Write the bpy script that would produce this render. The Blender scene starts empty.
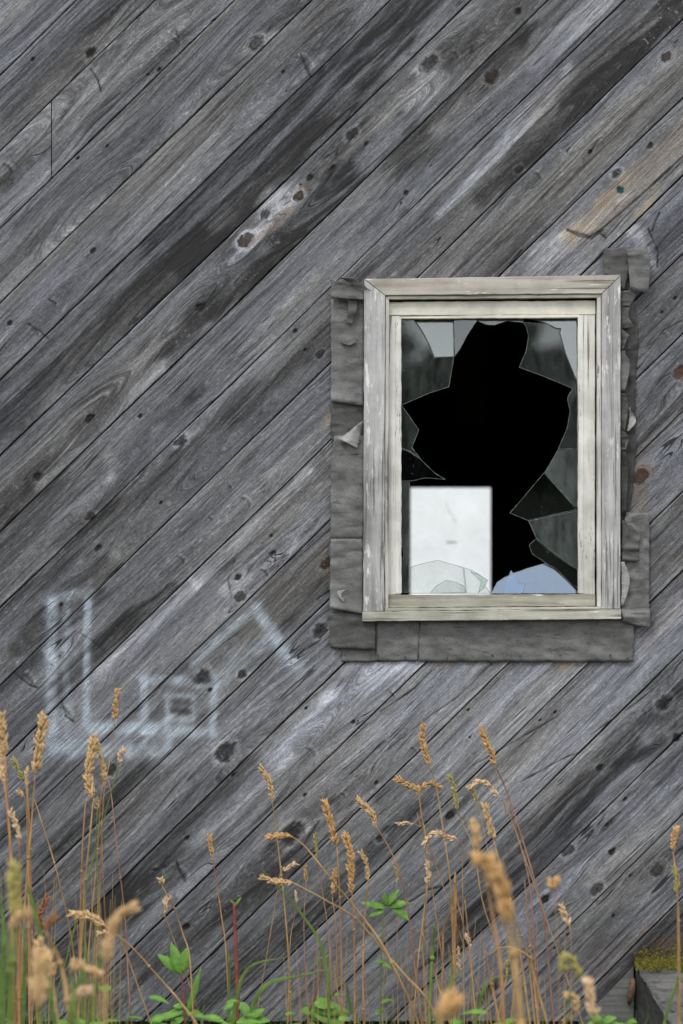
import bpy, bmesh, math, random
import numpy as np
from mathutils import Vector, Matrix

# ------------------------------------------------------------------ camera, sky, sun, exposure
S = 0.0028            # metres per photo pixel on the wall plane
D = 8.0               # camera to wall
HPY = 600.0           # eye level as seen on the wall
ZC = (1060.0 - HPY) * S
scn = bpy.context.scene
COL = scn.collection

cam_d = bpy.data.cameras.new('camera')
cam = bpy.data.objects.new('camera', cam_d)
COL.objects.link(cam)
cam.location = (0, -D, ZC)
cam.rotation_euler = (math.radians(90), 0, 0)
cam_d.sensor_width = 36.0
cam_d.lens = 36.0 * D / (1024 * S)
cam_d.shift_y = (HPY - 512.0) / 1024.0
cam_d.clip_end = 3000
cam_d.clip_start = 0.05
cam_d.dof.use_dof = True
cam_d.dof.focus_distance = D
cam_d.dof.aperture_fstop = 2.2
scn.camera = cam

SUN_EL, SUN_AZ = 52.0, -28.0      # azimuth measured from the wall's outward normal, negative = left
world = bpy.data.worlds.new('World')
scn.world = world
world.use_nodes = True
wn, wl = world.node_tree.nodes, world.node_tree.links
bg = wn['Background']
sky = wn.new('ShaderNodeTexSky')
sky.sky_type = 'NISHITA'
sky.sun_disc = False
sky.sun_elevation = math.radians(SUN_EL)
sky.sun_rotation = math.radians(180 + SUN_AZ)
sky.air_density = 1.0; sky.dust_density = 3.0; sky.ozone_density = 1.0
tc = wn.new('ShaderNodeTexCoord')
nz = wn.new('ShaderNodeTexNoise'); nz.inputs['Scale'].default_value = 2.2; nz.inputs['Detail'].default_value = 6
mpn = wn.new('ShaderNodeMapping'); mpn.inputs['Scale'].default_value = (1, 1, 3.0)
cr = wn.new('ShaderNodeValToRGB')
cr.color_ramp.elements[0].position = 0.36; cr.color_ramp.elements[0].color = (0.45, 0.45, 0.45, 1)
cr.color_ramp.elements[1].position = 0.62; cr.color_ramp.elements[1].color = (1, 1, 1, 1)
mxw = wn.new('ShaderNodeMixRGB')
mxw.inputs[2].default_value = (11.0, 11.0, 11.1, 1)
wl.new(tc.outputs['Generated'], mpn.inputs['Vector']); wl.new(mpn.outputs[0], nz.inputs['Vector'])
wl.new(nz.outputs['Fac'], cr.inputs[0]); wl.new(cr.outputs[0], mxw.inputs[0])
wl.new(sky.outputs[0], mxw.inputs[1]); wl.new(mxw.outputs[0], bg.inputs['Color'])
bg.inputs['Strength'].default_value = 0.15

sd = bpy.data.lights.new('sun', 'SUN')
sd.energy = 1.4; sd.angle = math.radians(12); sd.color = (1.0, 0.965, 0.91)
sun = bpy.data.objects.new('sun', sd); COL.objects.link(sun)
el, az = math.radians(SUN_EL), math.radians(SUN_AZ)
tosun = Vector((math.sin(az) * math.cos(el), -math.cos(az) * math.cos(el), math.sin(el)))
sun.rotation_euler = tosun.to_track_quat('Z', 'Y').to_euler()

scn.view_settings.view_transform = 'Standard'
scn.view_settings.look = 'None'
scn.view_settings.gamma = 1.0
scn.view_settings.use_curve_mapping = False
scn.view_settings.exposure = 0.15
scn.render.engine = 'CYCLES'

# ------------------------------------------------------------------ helpers
R = random.Random(7)

def P(px, py, y=0.0):
    """wall-plane photo pixel -> world, at distance y from the wall (y<0 = towards the viewer)"""
    k = (D + y) / D
    return Vector(((px - 341.5) * S * k, y, ZC + (HPY - py) * S * k))

def W(px, py, y=0.0):
    """orthogonal: a point y in front of wall point (px,py)"""
    return Vector(((px - 341.5) * S, y, ZC + (HPY - py) * S))

def srgb(c):
    c = np.clip(np.asarray(c, dtype=np.float64), 0, 1)
    return np.where(c <= 0.04045, c / 12.92, ((c + 0.055) / 1.055) ** 2.4)

def hx(r, g, b):
    v = srgb([r / 255, g / 255, b / 255]); return (float(v[0]), float(v[1]), float(v[2]), 1)

def link(name, me, mat=None, parent=None, smooth=False):
    o = bpy.data.objects.new(name, me); COL.objects.link(o)
    if mat is not None:
        for m in (mat if isinstance(mat, (list, tuple)) else [mat]): me.materials.append(m)
    if parent: o.parent = parent
    if smooth:
        for p in me.polygons: p.use_smooth = True
    return o

def empty(name, loc=(0, 0, 0)):
    o = bpy.data.objects.new(name, None); COL.objects.link(o); o.location = loc
    o.empty_display_size = 0.1
    return o

def tag(o, label=None, cat=None, group=None, kind=None):
    if label: o['label'] = label
    if cat: o['category'] = cat
    if group: o['group'] = group
    if kind: o['kind'] = kind
    return o

def bm_obj(name, bm, mat, parent=None, smooth=False):
    bmesh.ops.recalc_face_normals(bm, faces=bm.faces)
    me = bpy.data.meshes.new(name); bm.to_mesh(me); bm.free()
    return link(name, me, mat, parent, smooth)

def add_box(bm, a, b, bevel=0.0):
    (x0, y0, z0), (x1, y1, z1) = a, b
    vs = [bm.verts.new(p) for p in [(x0,y0,z0),(x1,y0,z0),(x1,y1,z0),(x0,y1,z0),(x0,y0,z1),(x1,y0,z1),(x1,y1,z1),(x0,y1,z1)]]
    fs = [bm.faces.new([vs[i] for i in f]) for f in [(0,3,2,1),(4,5,6,7),(0,1,5,4),(1,2,6,5),(2,3,7,6),(3,0,4,7)]]
    if bevel:
        es = list({e for f in fs for e in f.edges})
        bmesh.ops.bevel(bm, geom=es, offset=bevel, segments=2, affect='EDGES')

def add_tube(bm, pts, rads, n=6):
    rings = []
    pts = [Vector(p) for p in pts]
    for i, p in enumerate(pts):
        a = pts[max(i - 1, 0)]; b = pts[min(i + 1, len(pts) - 1)]
        t = (b - a)
        if t.length < 1e-9: t = Vector((0, 0, 1))
        t.normalize()
        s = t.cross(Vector((0, 1, 0)))
        if s.length < 1e-3: s = t.cross(Vector((1, 0, 0)))
        s.normalize(); q = t.cross(s)
        rings.append([bm.verts.new(p + (s * math.cos(2*math.pi*k/n) + q * math.sin(2*math.pi*k/n)) * rads[i]) for k in range(n)])
    for i in range(len(rings) - 1):
        for k in range(n):
            bm.faces.new((rings[i][k], rings[i][(k+1) % n], rings[i+1][(k+1) % n], rings[i+1][k]))
    bm.faces.new(rings[0][::-1]); bm.faces.new(rings[-1])

def catmull(pts, n=6):
    pts = [Vector(p) for p in pts]
    if len(pts) < 3: 
        return [pts[0].lerp(pts[-1], i / n) for i in range(n + 1)]
    out = []
    e = [pts[0] * 2 - pts[1]] + pts + [pts[-1] * 2 - pts[-2]]
    for i in range(1, len(e) - 2):
        p0, p1, p2, p3 = e[i-1], e[i], e[i+1], e[i+2]
        for k in range(n):
            t = k / n
            out.append(0.5 * ((2*p1) + (p2-p0)*t + (2*p0-5*p1+4*p2-p3)*t*t + (3*p1-p0-3*p2+p3)*t**3))
    out.append(pts[-1])
    return out

# ------------------------------------------------------------------ materials
def newmat(name):
    m = bpy.data.materials.new(name); m.use_nodes = True
    nt = m.node_tree
    return m, nt.nodes, nt.links, nt.nodes['Principled BSDF']

def noise_node(n, l, vec, scale, detail=5, rough=0.6, mapscale=None):
    t = n.new('ShaderNodeTexNoise'); t.inputs['Scale'].default_value = scale
    t.inputs['Detail'].default_value = detail; t.inputs['Roughness'].default_value = rough
    if mapscale is not None:
        mp = n.new('ShaderNodeMapping'); mp.inputs['Scale'].default_value = mapscale
        l.new(vec, mp.inputs['Vector']); vec = mp.outputs[0]
    l.new(vec, t.inputs['Vector'])
    return t.outputs['Fac']

def ramp(n, l, fac, stops):
    r = n.new('ShaderNodeValToRGB'); e = r.color_ramp.elements
    while len(e) < len(stops): e.new(0.5)
    for i, (p, c) in enumerate(stops):
        e[i].position = p; e[i].color = c if len(c) == 4 else (*c, 1)
    l.new(fac, r.inputs[0]); return r.outputs[0]

def mix(n, l, fac, a, b, mode='MIX'):
    m = n.new('ShaderNodeMixRGB'); m.blend_type = mode
    for i, v in ((0, fac), (1, a), (2, b)):
        if hasattr(v, 'is_linked') or isinstance(v, bpy.types.NodeSocket): l.new(v, m.inputs[i])
        elif i == 0: m.inputs[0].default_value = v
        else: m.inputs[i].default_value = v if len(v) == 4 else (*v, 1)
    return m.outputs[0]

def bump(n, l, h, strength, dist, bsdf, prev=None):
    b = n.new('ShaderNodeBump'); b.inputs['Strength'].default_value = strength; b.inputs['Distance'].default_value = dist
    l.new(h, b.inputs['Height'])
    if prev: l.new(prev, b.inputs['Normal'])
    l.new(b.outputs[0], bsdf.inputs['Normal']); return b.outputs[0]

def g4(v): return (v, v, v, 1)

def mat_siding():
    m, n, l, b = newmat('weathered_siding')
    a = n.new('ShaderNodeAttribute'); a.attribute_name = 'col'
    g = n.new('ShaderNodeAttribute'); g.attribute_name = 'grain'
    gv = g.outputs['Vector']
    fine = noise_node(n, l, gv, 1.0, 6, 0.65, (0.028, 1.25, 7.3))
    fib = noise_node(n, l, gv, 1.0, 3, 0.7, (0.10, 3.2, 3.1))
    c = mix(n, l, 1.0, a.outputs['Color'], ramp(n, l, fine, [(0.25, g4(0.56)), (0.5, g4(1.0)), (0.75, g4(1.5))]), 'MULTIPLY')
    tcx = n.new('ShaderNodeTexCoord')
    grit = noise_node(n, l, tcx.outputs['Object'], 330.0, 2, 0.6)
    c = mix(n, l, 1.0, c, ramp(n, l, grit, [(0.3, g4(0.72)), (0.5, g4(0.98)), (0.7, g4(1.35))]), 'MULTIPLY')
    c = mix(n, l, 1.0, c, ramp(n, l, fib, [(0.3, g4(0.62)), (0.5, g4(1.03)), (0.72, g4(1.5))]), 'MULTIPLY')
    # dark hairline checks along the grain
    chk = noise_node(n, l, gv, 1.0, 2, 0.5, (0.018, 0.9, 11.0))
    cm = ramp(n, l, chk, [(0.0, g4(0)), (0.655, g4(0)), (0.70, g4(1))])
    c = mix(n, l, cm, c, (0.022, 0.022, 0.024))
    # pale raised flecks
    fl = noise_node(n, l, gv, 1.0, 2, 0.5, (0.33, 0.8, 5.0))
    rg = noise_node(n, l, gv, 1.0, 2, 0.5, (0.012, 0.05, 2.0))
    fm = mix(n, l, 1.0, ramp(n, l, fl, [(0.67, g4(0)), (0.74, g4(0.45))]), ramp(n, l, rg, [(0.45, g4(0)), (0.6, g4(1))]), 'MULTIPLY')
    c = mix(n, l, fm, c, (0.33, 0.34, 0.36))
    l.new(c, b.inputs['Base Color']); b.inputs['Roughness'].default_value = 0.78
    b.inputs['Specular IOR Level'].default_value = 0.3
    h = mix(n, l, 0.5, fine, fib)
    h = mix(n, l, cm, h, (0, 0, 0))
    bump(n, l, h, 1.0, 0.0026, b)
    return m

def mat_wood(name, c0, c1, c2, axis='x', scale=1.0, chips=None, chip_amt=0.6, rough=0.8, bumpd=0.0012):
    """weathered board: fibre noise along axis in object space, with flakes of paint"""
    m, n, l, b = newmat(name)
    t = n.new('ShaderNodeTexCoord'); v = t.outputs['Object']
    ms = {'x': (6, 90, 90), 'z': (90, 90, 6), 'y': (90, 6, 90)}[axis]
    ms = tuple(q * scale for q in ms)
    f1 = noise_node(n, l, v, 1.0, 6, 0.65, ms)
    f2 = noise_node(n, l, v, 1.0, 4, 0.6, tuple(q * 0.22 for q in ms))
    c = ramp(n, l, mix(n, l, 0.5, f1, f2), [(0.3, c0), (0.5, c1), (0.68, c2)])
    if chips:
        f3 = noise_node(n, l, v, 1.0, 5, 0.7, tuple(q * 0.8 + 6 for q in ms))
        cm = ramp(n, l, f3, [(chip_amt, g4(0)), (chip_amt + 0.035, g4(1))])
        c = mix(n, l, cm, c, chips)
    f4 = noise_node(n, l, v, 1.0, 3, 0.55, tuple(q * (1.6 if q > 20 else 0.9) * (1 if q > 20 else scale) for q in ms))
    c = mix(n, l, ramp(n, l, f4, [(0.60, g4(0)), (0.66, g4(0.8))]), c, (0.09, 0.085, 0.075))
    blo = noise_node(n, l, v, 9.0, 5, 0.6)
    c = mix(n, l, 1.0, c, ramp(n, l, blo, [(0.3, g4(0.68)), (0.6, g4(1.06))]), 'MULTIPLY')
    l.new(c, b.inputs['Base Color']); b.inputs['Roughness'].default_value = rough
    b.inputs['Specular IOR Level'].default_value = 0.3
    bump(n, l, f1, 0.7, bumpd, b)
    return m

def mat_paper(name, c0, c1):
    m, n, l, b = newmat(name)
    t = n.new('ShaderNodeTexCoord'); v = t.outputs['Object']
    f0 = noise_node(n, l, v, 1.0, 2, 0.4, (6, 10, 17))
    ab = n.new('ShaderNodeMath'); ab.operation = 'SUBTRACT'; ab.inputs[1].default_value = 0.5; l.new(f0, ab.inputs[0])
    ab2 = n.new('ShaderNodeMath'); ab2.operation = 'ABSOLUTE'; l.new(ab.outputs[0], ab2.inputs[0])
    ab3 = n.new('ShaderNodeMath'); ab3.operation = 'MULTIPLY_ADD'; ab3.inputs[1].default_value = 2.6; ab3.inputs[2].default_value = 0.28; l.new(ab2.outputs[0], ab3.inputs[0])
    f1 = ab3.outputs[0]
    f2 = noise_node(n, l, v, 330, 3, 0.7)
    f3 = noise_node(n, l, v, 1.0, 6, 0.65, (16, 16, 34))
    c = ramp(n, l, mix(n, l, 0.75, f1, f3), [(0.34, c0), (0.62, c1)])
    c = mix(n, l, 1.0, c, ramp(n, l, f2, [(0.3, g4(0.62)), (0.5, g4(0.98)), (0.7, g4(1.3))]), 'MULTIPLY')
    f5 = noise_node(n, l, v, 1.0, 3, 0.6, (30, 30, 130))
    c = mix(n, l, ramp(n, l, f5, [(0.62, g4(0)), (0.68, g4(0.7))]), c, (0.03, 0.03, 0.03))
    l.new(c, b.inputs['Base Color']); b.inputs['Roughness'].default_value = 0.55
    q = bump(n, l, f1, 1.0, 0.0035, b)
    bump(n, l, f2, 0.5, 0.0009, b, q)
    return m

def mat_simple(name, col, rough=0.8, noise=0.25, scale=40, bumpd=0.0, trans=0.0):
    m, n, l, b = newmat(name)
    t = n.new('ShaderNodeTexCoord')
    f = noise_node(n, l, t.outputs['Object'], scale, 4, 0.6)
    c = mix(n, l, 1.0, col, ramp(n, l, f, [(0.3, g4(1 - noise)), (0.7, g4(1 + noise))]), 'MULTIPLY')
    l.new(c, b.inputs['Base Color']); b.inputs['Roughness'].default_value = rough
    if bumpd: bump(n, l, f, 0.8, bumpd, b)
    if trans:
        out = n['Material Output']
        tr = n.new('ShaderNodeBsdfTranslucent'); l.new(c, tr.inputs['Color'])
        ms = n.new('ShaderNodeMixShader'); ms.inputs[0].default_value = trans
        l.new(b.outputs[0], ms.inputs[1]); l.new(tr.outputs[0], ms.inputs[2]); l.new(ms.outputs[0], out.inputs['Surface'])
    return m

def mat_glass(name, dirt=0.05, refl=1.0, tint=(0.80, 0.86, 0.84), smudge=(34, 34, 12), shine=(0.92, 0.97, 1.0)):
    m = bpy.data.materials.new(name); m.use_nodes = True
    n, l = m.node_tree.nodes, m.node_tree.links
    n.remove(n['Principled BSDF']); out = n['Material Output']
    tr = n.new('ShaderNodeBsdfTransparent'); tr.inputs['Color'].default_value = (*tint, 1)
    gl = n.new('ShaderNodeBsdfGlossy'); gl.inputs['Roughness'].default_value = 0.015
    gl.inputs['Color'].default_value = (*shine, 1)
    fr = n.new('ShaderNodeFresnel'); fr.inputs['IOR'].default_value = 1.5
    mu = n.new('ShaderNodeMath'); mu.operation = 'MULTIPLY'; mu.inputs[1].default_value = refl; mu.use_clamp = True
    l.new(fr.outputs[0], mu.inputs[0])
    ms = n.new('ShaderNodeMixShader'); l.new(mu.outputs[0], ms.inputs[0]); l.new(tr.outputs[0], ms.inputs[1]); l.new(gl.outputs[0], ms.inputs[2])
    df = n.new('ShaderNodeBsdfDiffuse'); df.inputs['Color'].default_value = (0.42, 0.47, 0.46, 1)
    t = n.new('ShaderNodeTexCoord')
    f = noise_node(n, l, t.outputs['Object'], 1.0, 6, 0.72, smudge)
    f2 = noise_node(n, l, t.outputs['Object'], 210.0, 2, 0.5)
    dm = mix(n, l, 1.0, ramp(n, l, f, [(0.35, g4(dirt * 0.35)), (0.75, g4(dirt * 2.0))]), ramp(n, l, f2, [(0.70, g4(0.0)), (0.76, g4(0.35))]), 'ADD')
    ms2 = n.new('ShaderNodeMixShader'); l.new(dm, ms2.inputs[0]); l.new(ms.outputs[0], ms2.inputs[1]); l.new(df.outputs[0], ms2.inputs[2])
    l.new(ms2.outputs[0], out.inputs['Surface'])
    return m

M = {}
M['siding'] = mat_siding()
M['backing'] = mat_simple('dark_sheathing', (0.012, 0.012, 0.013, 1), 0.95)
lav = dict(c0=(0.17,0.165,0.155,1), c1=(0.39,0.39,0.40,1), c2=(0.55,0.55,0.545,1))
M['casing_side'] = mat_wood('worn_lavender_white_paint', lav['c0'], lav['c1'], lav['c2'], 'z', 0.75, (0.63,0.63,0.61,1), 0.57)
M['casing_top'] = mat_wood('worn_beige_paint', (0.22,0.195,0.175,1), (0.40,0.37,0.33,1), (0.54,0.52,0.47,1), 'x', 0.6, (0.66,0.65,0.58,1), 0.60)
M['bead_side'] = mat_wood('bead_paint_side', (0.36,0.355,0.325,1), (0.52,0.515,0.48,1), (0.64,0.635,0.59,1), 'z', 0.6, (0.22,0.22,0.20,1), 0.60)
M['bead_top'] = mat_wood('bead_paint_top', (0.32,0.31,0.26,1), (0.50,0.485,0.42,1), (0.62,0.61,0.53,1), 'x', 0.6, (0.16,0.15,0.12,1), 0.58)
M['sash_side'] = mat_wood('chalky_white_side', (0.42,0.415,0.385,1), (0.63,0.625,0.59,1), (0.78,0.775,0.74,1), 'z', 0.7, (0.25,0.25,0.21,1), 0.62)
M['sash_top'] = mat_wood('cream_white_top', (0.54,0.53,0.46,1), (0.66,0.65,0.57,1), (0.74,0.73,0.66,1), 'x', 0.5)
M['sash_bottom'] = mat_wood('bare_greenish_wood', (0.10,0.095,0.07,1), (0.28,0.27,0.215,1), (0.50,0.49,0.42,1), 'x', 0.8, (0.60,0.60,0.54,1), 0.61)
M['sill'] = mat_wood('worn_sill_paint', (0.18,0.175,0.15,1), (0.36,0.36,0.31,1), (0.54,0.54,0.48,1), 'x', 0.7, (0.66,0.66,0.6,1), 0.60)
M['paper'] = mat_paper('grey_tar_paper', (0.07,0.071,0.072,1), (0.165,0.166,0.166,1))
M['paper_dark'] = mat_paper('dark_tar_paper', (0.032,0.032,0.032,1), (0.085,0.084,0.082,1))
M['paper_black'] = mat_paper('black_tar_paper', (0.012,0.012,0.012,1), (0.045,0.045,0.045,1))
M['paper_pale'] = mat_paper('pale_curled_tar_paper', (0.17,0.172,0.17,1), (0.33,0.33,0.325,1))
M['glass'] = mat_glass('dusty_glass', 0.042, 2.0)
M['glass_dirty'] = mat_glass('dirty_glass', 0.10, 1.8)
M['glass_edge'] = mat_simple('broken_edge_glint', (0.13, 0.165, 0.16, 1), 0.2, 0.9, 120)
M['glass_pale'] = mat_glass('pale_glass', 0.05, 1.0, (0.95, 0.965, 0.955))
M['glass_clear'] = mat_glass('dark_clear_glass', 0.003, 0.5)
M['glass_sky'] = mat_glass('bright_glass', 0.05, 3.2)
M['glass_blue_sheen'] = mat_glass('sky_sheen_glass', 0.05, 4.2, (0.6, 0.75, 0.9), (34, 34, 12), (0.72, 0.85, 1.0))  # blue sky reflection put into the tint and sheen colour
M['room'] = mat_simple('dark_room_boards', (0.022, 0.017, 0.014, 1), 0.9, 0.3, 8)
M['room_post'] = mat_simple('brown_post', (0.09, 0.035, 0.02, 1), 0.8, 0.4, 20)
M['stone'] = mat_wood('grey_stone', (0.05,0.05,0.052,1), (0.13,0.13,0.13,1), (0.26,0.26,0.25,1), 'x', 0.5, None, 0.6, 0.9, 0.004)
M['stone_dark'] = mat_simple('dark_shaded_stone', (0.03,0.03,0.03,1), 0.85, 0.5, 60, 0.003)
M['board_dark'] = mat_wood('dark_corner_board', (0.04,0.04,0.042,1), (0.10,0.10,0.10,1), (0.2,0.2,0.19,1), 'x', 0.7, None, 0.6, 0.9, 0.003)
M['moss'] = mat_simple('moss', (0.27, 0.26, 0.04, 1), 0.95, 0.55, 90)
M['moss_brown'] = mat_simple('dry_moss', (0.13, 0.09, 0.03, 1), 0.95, 0.5, 90)
M['rust'] = mat_simple('rusty_iron', (0.10, 0.055, 0.03, 1), 0.8, 0.6, 120, 0.002)
M['nail'] = mat_simple('nail', (0.05, 0.045, 0.04, 1), 0.6)
M['ground'] = mat_simple('ground_soil', (0.055, 0.06, 0.025, 1), 0.95, 0.5, 3, 0.0)
M['roof'] = mat_simple('roof_shingles', (0.06, 0.06, 0.06, 1), 0.9, 0.3, 10)
M['wood_foliage'] = mat_simple('wood_foliage', (0.040, 0.060, 0.034, 1), 0.9, 0.4, 2)
STRAW = [mat_simple('straw_stem', (0.42, 0.27, 0.11, 1), 0.75, 0.3, 25, 0, 0.25),
         mat_simple('orange_stem', (0.42, 0.22, 0.09, 1), 0.75, 0.3, 25, 0, 0.2),
         mat_simple('green_stem', (0.17, 0.24, 0.045, 1), 0.7, 0.3, 25, 0, 0.3),
         mat_simple('pink_stem', (0.34, 0.17, 0.12, 1), 0.7, 0.3, 25, 0, 0.2)]
HEADM = [mat_simple('tan_seed_head', (0.70, 0.50, 0.26, 1), 0.8, 0.4, 160, 0, 0.3),
         mat_simple('orange_seed_head', (0.66, 0.42, 0.18, 1), 0.8, 0.4, 160, 0, 0.3),
         mat_simple('greenish_seed_head', (0.46, 0.42, 0.14, 1), 0.8, 0.4, 160, 0, 0.3),
         mat_simple('pale_seed_head', (0.78, 0.58, 0.37, 1), 0.8, 0.35, 160, 0, 0.3),
         mat_simple('brown_seed_head', (0.34, 0.16, 0.07, 1), 0.8, 0.4, 160, 0, 0.2)]
M['leaf'] = mat_simple('fresh_leaf', (0.17, 0.36, 0.06, 1), 0.5, 0.3, 60, 0, 0.35)
M['leaf2'] = mat_simple('grass_leaf', (0.14, 0.23, 0.05, 1), 0.6, 0.4, 30, 0, 0.35)
M['redstem'] = mat_simple('red_stem', (0.20, 0.045, 0.035, 1), 0.5, 0.4, 60)
M['orange'] = mat_simple('orange_petal', (0.80, 0.36, 0.12, 1), 0.7, 0.2, 60, 0, 0.3)

# ------------------------------------------------------------------ ground (structure)
gm = bmesh.new()
N = 40
xs = [-400, -120, -50, -20, -10, -6] + [x * 0.5 for x in range(-10, 11)] + [6, 10, 20, 50, 120, 400]
ys = [-400, -150, -60, -25, -12, -8] + [-6 + 0.5 * i for i in range(14)] + [3.5, 6, 12, 30, 90, 400]
grid = [[gm.verts.new((x, y, -0.02 + (0.03 * math.sin(x * 2.1) * math.cos(y * 1.7) if abs(x) < 8 and -8 < y < 1 else 0))) for x in xs] for y in ys]
for j in range(len(ys) - 1):
    for i in range(len(xs) - 1):
        gm.faces.new((grid[j][i], grid[j][i+1], grid[j+1][i+1], grid[j+1][i]))
ground = bm_obj('ground', gm, M['ground']); tag(ground, kind='structure')

# ------------------------------------------------------------------ numpy noise
def _h(ix, iy, s):
    h = (ix.astype(np.int64) * 374761393 + iy.astype(np.int64) * 668265263 + s * 1442695041) & 0xFFFFFFFF
    h = ((h ^ (h >> 13)) * 1274126177) & 0xFFFFFFFF
    return ((h ^ (h >> 16)) & 0xFFFF).astype(np.float32) / 32767.5 - 1.0

def vn(x, y, s=0):
    ix = np.floor(x); iy = np.floor(y); fx = x - ix; fy = y - iy
    fx = fx * fx * (3 - 2 * fx); fy = fy * fy * (3 - 2 * fy)
    ix = ix.astype(np.int64); iy = iy.astype(np.int64)
    a = _h(ix, iy, s); b = _h(ix + 1, iy, s); c = _h(ix, iy + 1, s); d = _h(ix + 1, iy + 1, s)
    return (a + (b - a) * fx) * (1 - fy) + (c + (d - c) * fx) * fy

def fbm(x, y, s=0, o=3):
    r = 0; a = 1.0; t = 0
    for k in range(o):
        r = r + a * vn(x * 2**k, y * 2**k, s + k * 17); t += a; a *= 0.55
    return r / t

def sstep(a, b, x):
    t = np.clip((x - a) / (b - a), 0, 1); return t * t * (3 - 2 * t)

def segdist(x, y, pts):
    d = np.full(x.shape, 1e9, dtype=np.float32); par = np.zeros_like(d)
    n = len(pts) - 1
    for i in range(n):
        (ax, ay), (bx, by) = pts[i][:2], pts[i+1][:2]
        dx, dy = bx - ax, by - ay
        t = np.clip(((x - ax) * dx + (y - ay) * dy) / (dx*dx + dy*dy + 1e-9), 0, 1)
        q = np.hypot(x - ax - t*dx, y - ay - t*dy)
        m = q < d; d = np.where(m, q, d); par = np.where(m, (i + t) / n, par)
    return d, par

# ------------------------------------------------------------------ the siding: boards between measured seams
SE = [(75,-158,-590),(151,-82,-514),(228,-5,-437),(303,70,-361),(380,146,-285),(456,225,-207),(532,300.5,-132),(608,375.5,-57),
      (685,451,19),(762,528,97.5),(841,607.5,175),(918,686,254),(998,764.5,333),(1078,844,411),(1160,927,491.5),(1238,1005,570),
      (1320,1087,650),(1402,1169,732.5),(1484,1250,814),(1566,1340,897)]
seams = []
for k in range(28, 0, -1): seams.append(tuple(v - 76.5 * k for v in SE[0]))
B0 = len(seams)
seams += SE
for k in range(1, 26): seams.append(tuple(v + 80.5 * k for v in SE[-1]))

def seam_y(i, x):
    a, b, c = seams[i]
    s1 = (b - a) / 240.0; s2 = (c - b) / 443.0
    r = np.where(x < 240, a + s1 * x, b + s2 * (x - 240))
    return r + 0.5 * vn(x / 90.0, x * 0 + i, 5)

WX0, WX1, WTOP, WBOT = -700, 1400, -420, 1021
UX, UY = math.cos(math.radians(44.3)), -math.sin(math.radians(44.3))    # along the board, up to the right (pixel space)

KN = [  # x, y, radius, kind
 (91,53,5,'h'),(176,42,4.5,'c'),(256,43,6,'k'),(303,63,8,'c'),(33,59,2,'h'),(159,70,2,'h'),(352,134,5,'b'),(333,167,3.2,'h'),(310,178,3,'h'),
 (299,196,3.5,'n'),(265,214,4,'k'),(246,240,5,'n'),(200,307,4.6,'h'),(90,418,4.6,'h'),(38,476,4.6,'h'),(140,416,2.2,'h'),(181,441,5,'b'),
 (98,548,3.6,'h'),(90,516,4,'k'),(161,503,1.6,'h'),(518,11,4,'h'),(430,62,6.5,'k'),(492,77,4.5,'n'),(519,169,3.5,'k'),(538,176,4,'c'),
 (406,193,2.4,'h'),(366,144,2,'h'),(93,251,2.6,'h'),(53,303,3.5,'c'),(35,332,4.5,'c'),(10,323,2.2,'h'),(295,331,2,'h'),(320,354,3.4,'k'),
 (246,502,5,'c'),(271,536,2,'h'),(273,553,2.8,'h'),(230,487,2.5,'c'),(211,519,2,'c'),(306,532,2,'c'),(238,577,3,'h'),(240,596,4.5,'k'),(265,573,4,'c'),
 (326,563,4,'n'),(320,630,6,'b'),(242,674,4,'b'),(203,676,6,'b'),(181,560,4.5,'c'),(61,605,2,'h'),(28,679,6,'c'),(66,712,6,'c'),
 (226,752,8,'b'),(311,752,5,'c'),(292,834,9,'b'),(343,795,3,'c'),(450,815,5,'h'),(380,838,3,'b'),(353,722,2,'h'),(376,783,2,'h'),(600,768,3,'h'),
 (664,703,6,'b'),(625,799,2,'h'),(612,852,3,'h'),(607,825,1.6,'h'),(597,889,5.5,'k'),(568,850,5,'k'),(545,899,5,'h'),(658,869,5.5,'k'),
 (630,876,1.5,'h'),(613,916,1.5,'h'),(492,987,5,'h'),(567,935,1.5,'h'),(555,948,1.5,'h'),(186,927,4,'h'),(158,873,5.5,'c'),(181,874,6.5,'c'),
 (187,838,2,'h'),(112,770,5,'b'),(641,476,5.5,'r'),(681,371,5,'r'),(617,173,4,'b'),(650,146,3,'h'),(666,57,4,'n'),(676,738,5,'h'),(283,72,1.5,'h'),
 (590,152,2,'h'),(148,75,1.5,'h'),(78,158,1.5,'h'),(107,146,1.3,'h'),(468,710,1.4,'h'),(555,712,1.4,'h'),(470,737,1.4,'h'),(414,750,3,'c'),(392,694,2,'c'),
 (437,60,3,'c'),(455,55,4,'c'),(665,335,3,'c'),(8,168,5,'c'),(675,298,1.6,'h'),(662,312,1.4,'h'),(305,350,1.3,'h'),(500,300,1,'h'),(233,775,1.6,'h'),
 (306,708,1.5,'h'),(305,795,1.6,'h'),(210,690,2,'h'),(645,712,2.2,'c'),(540,720,1.3,'h')]
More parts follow.
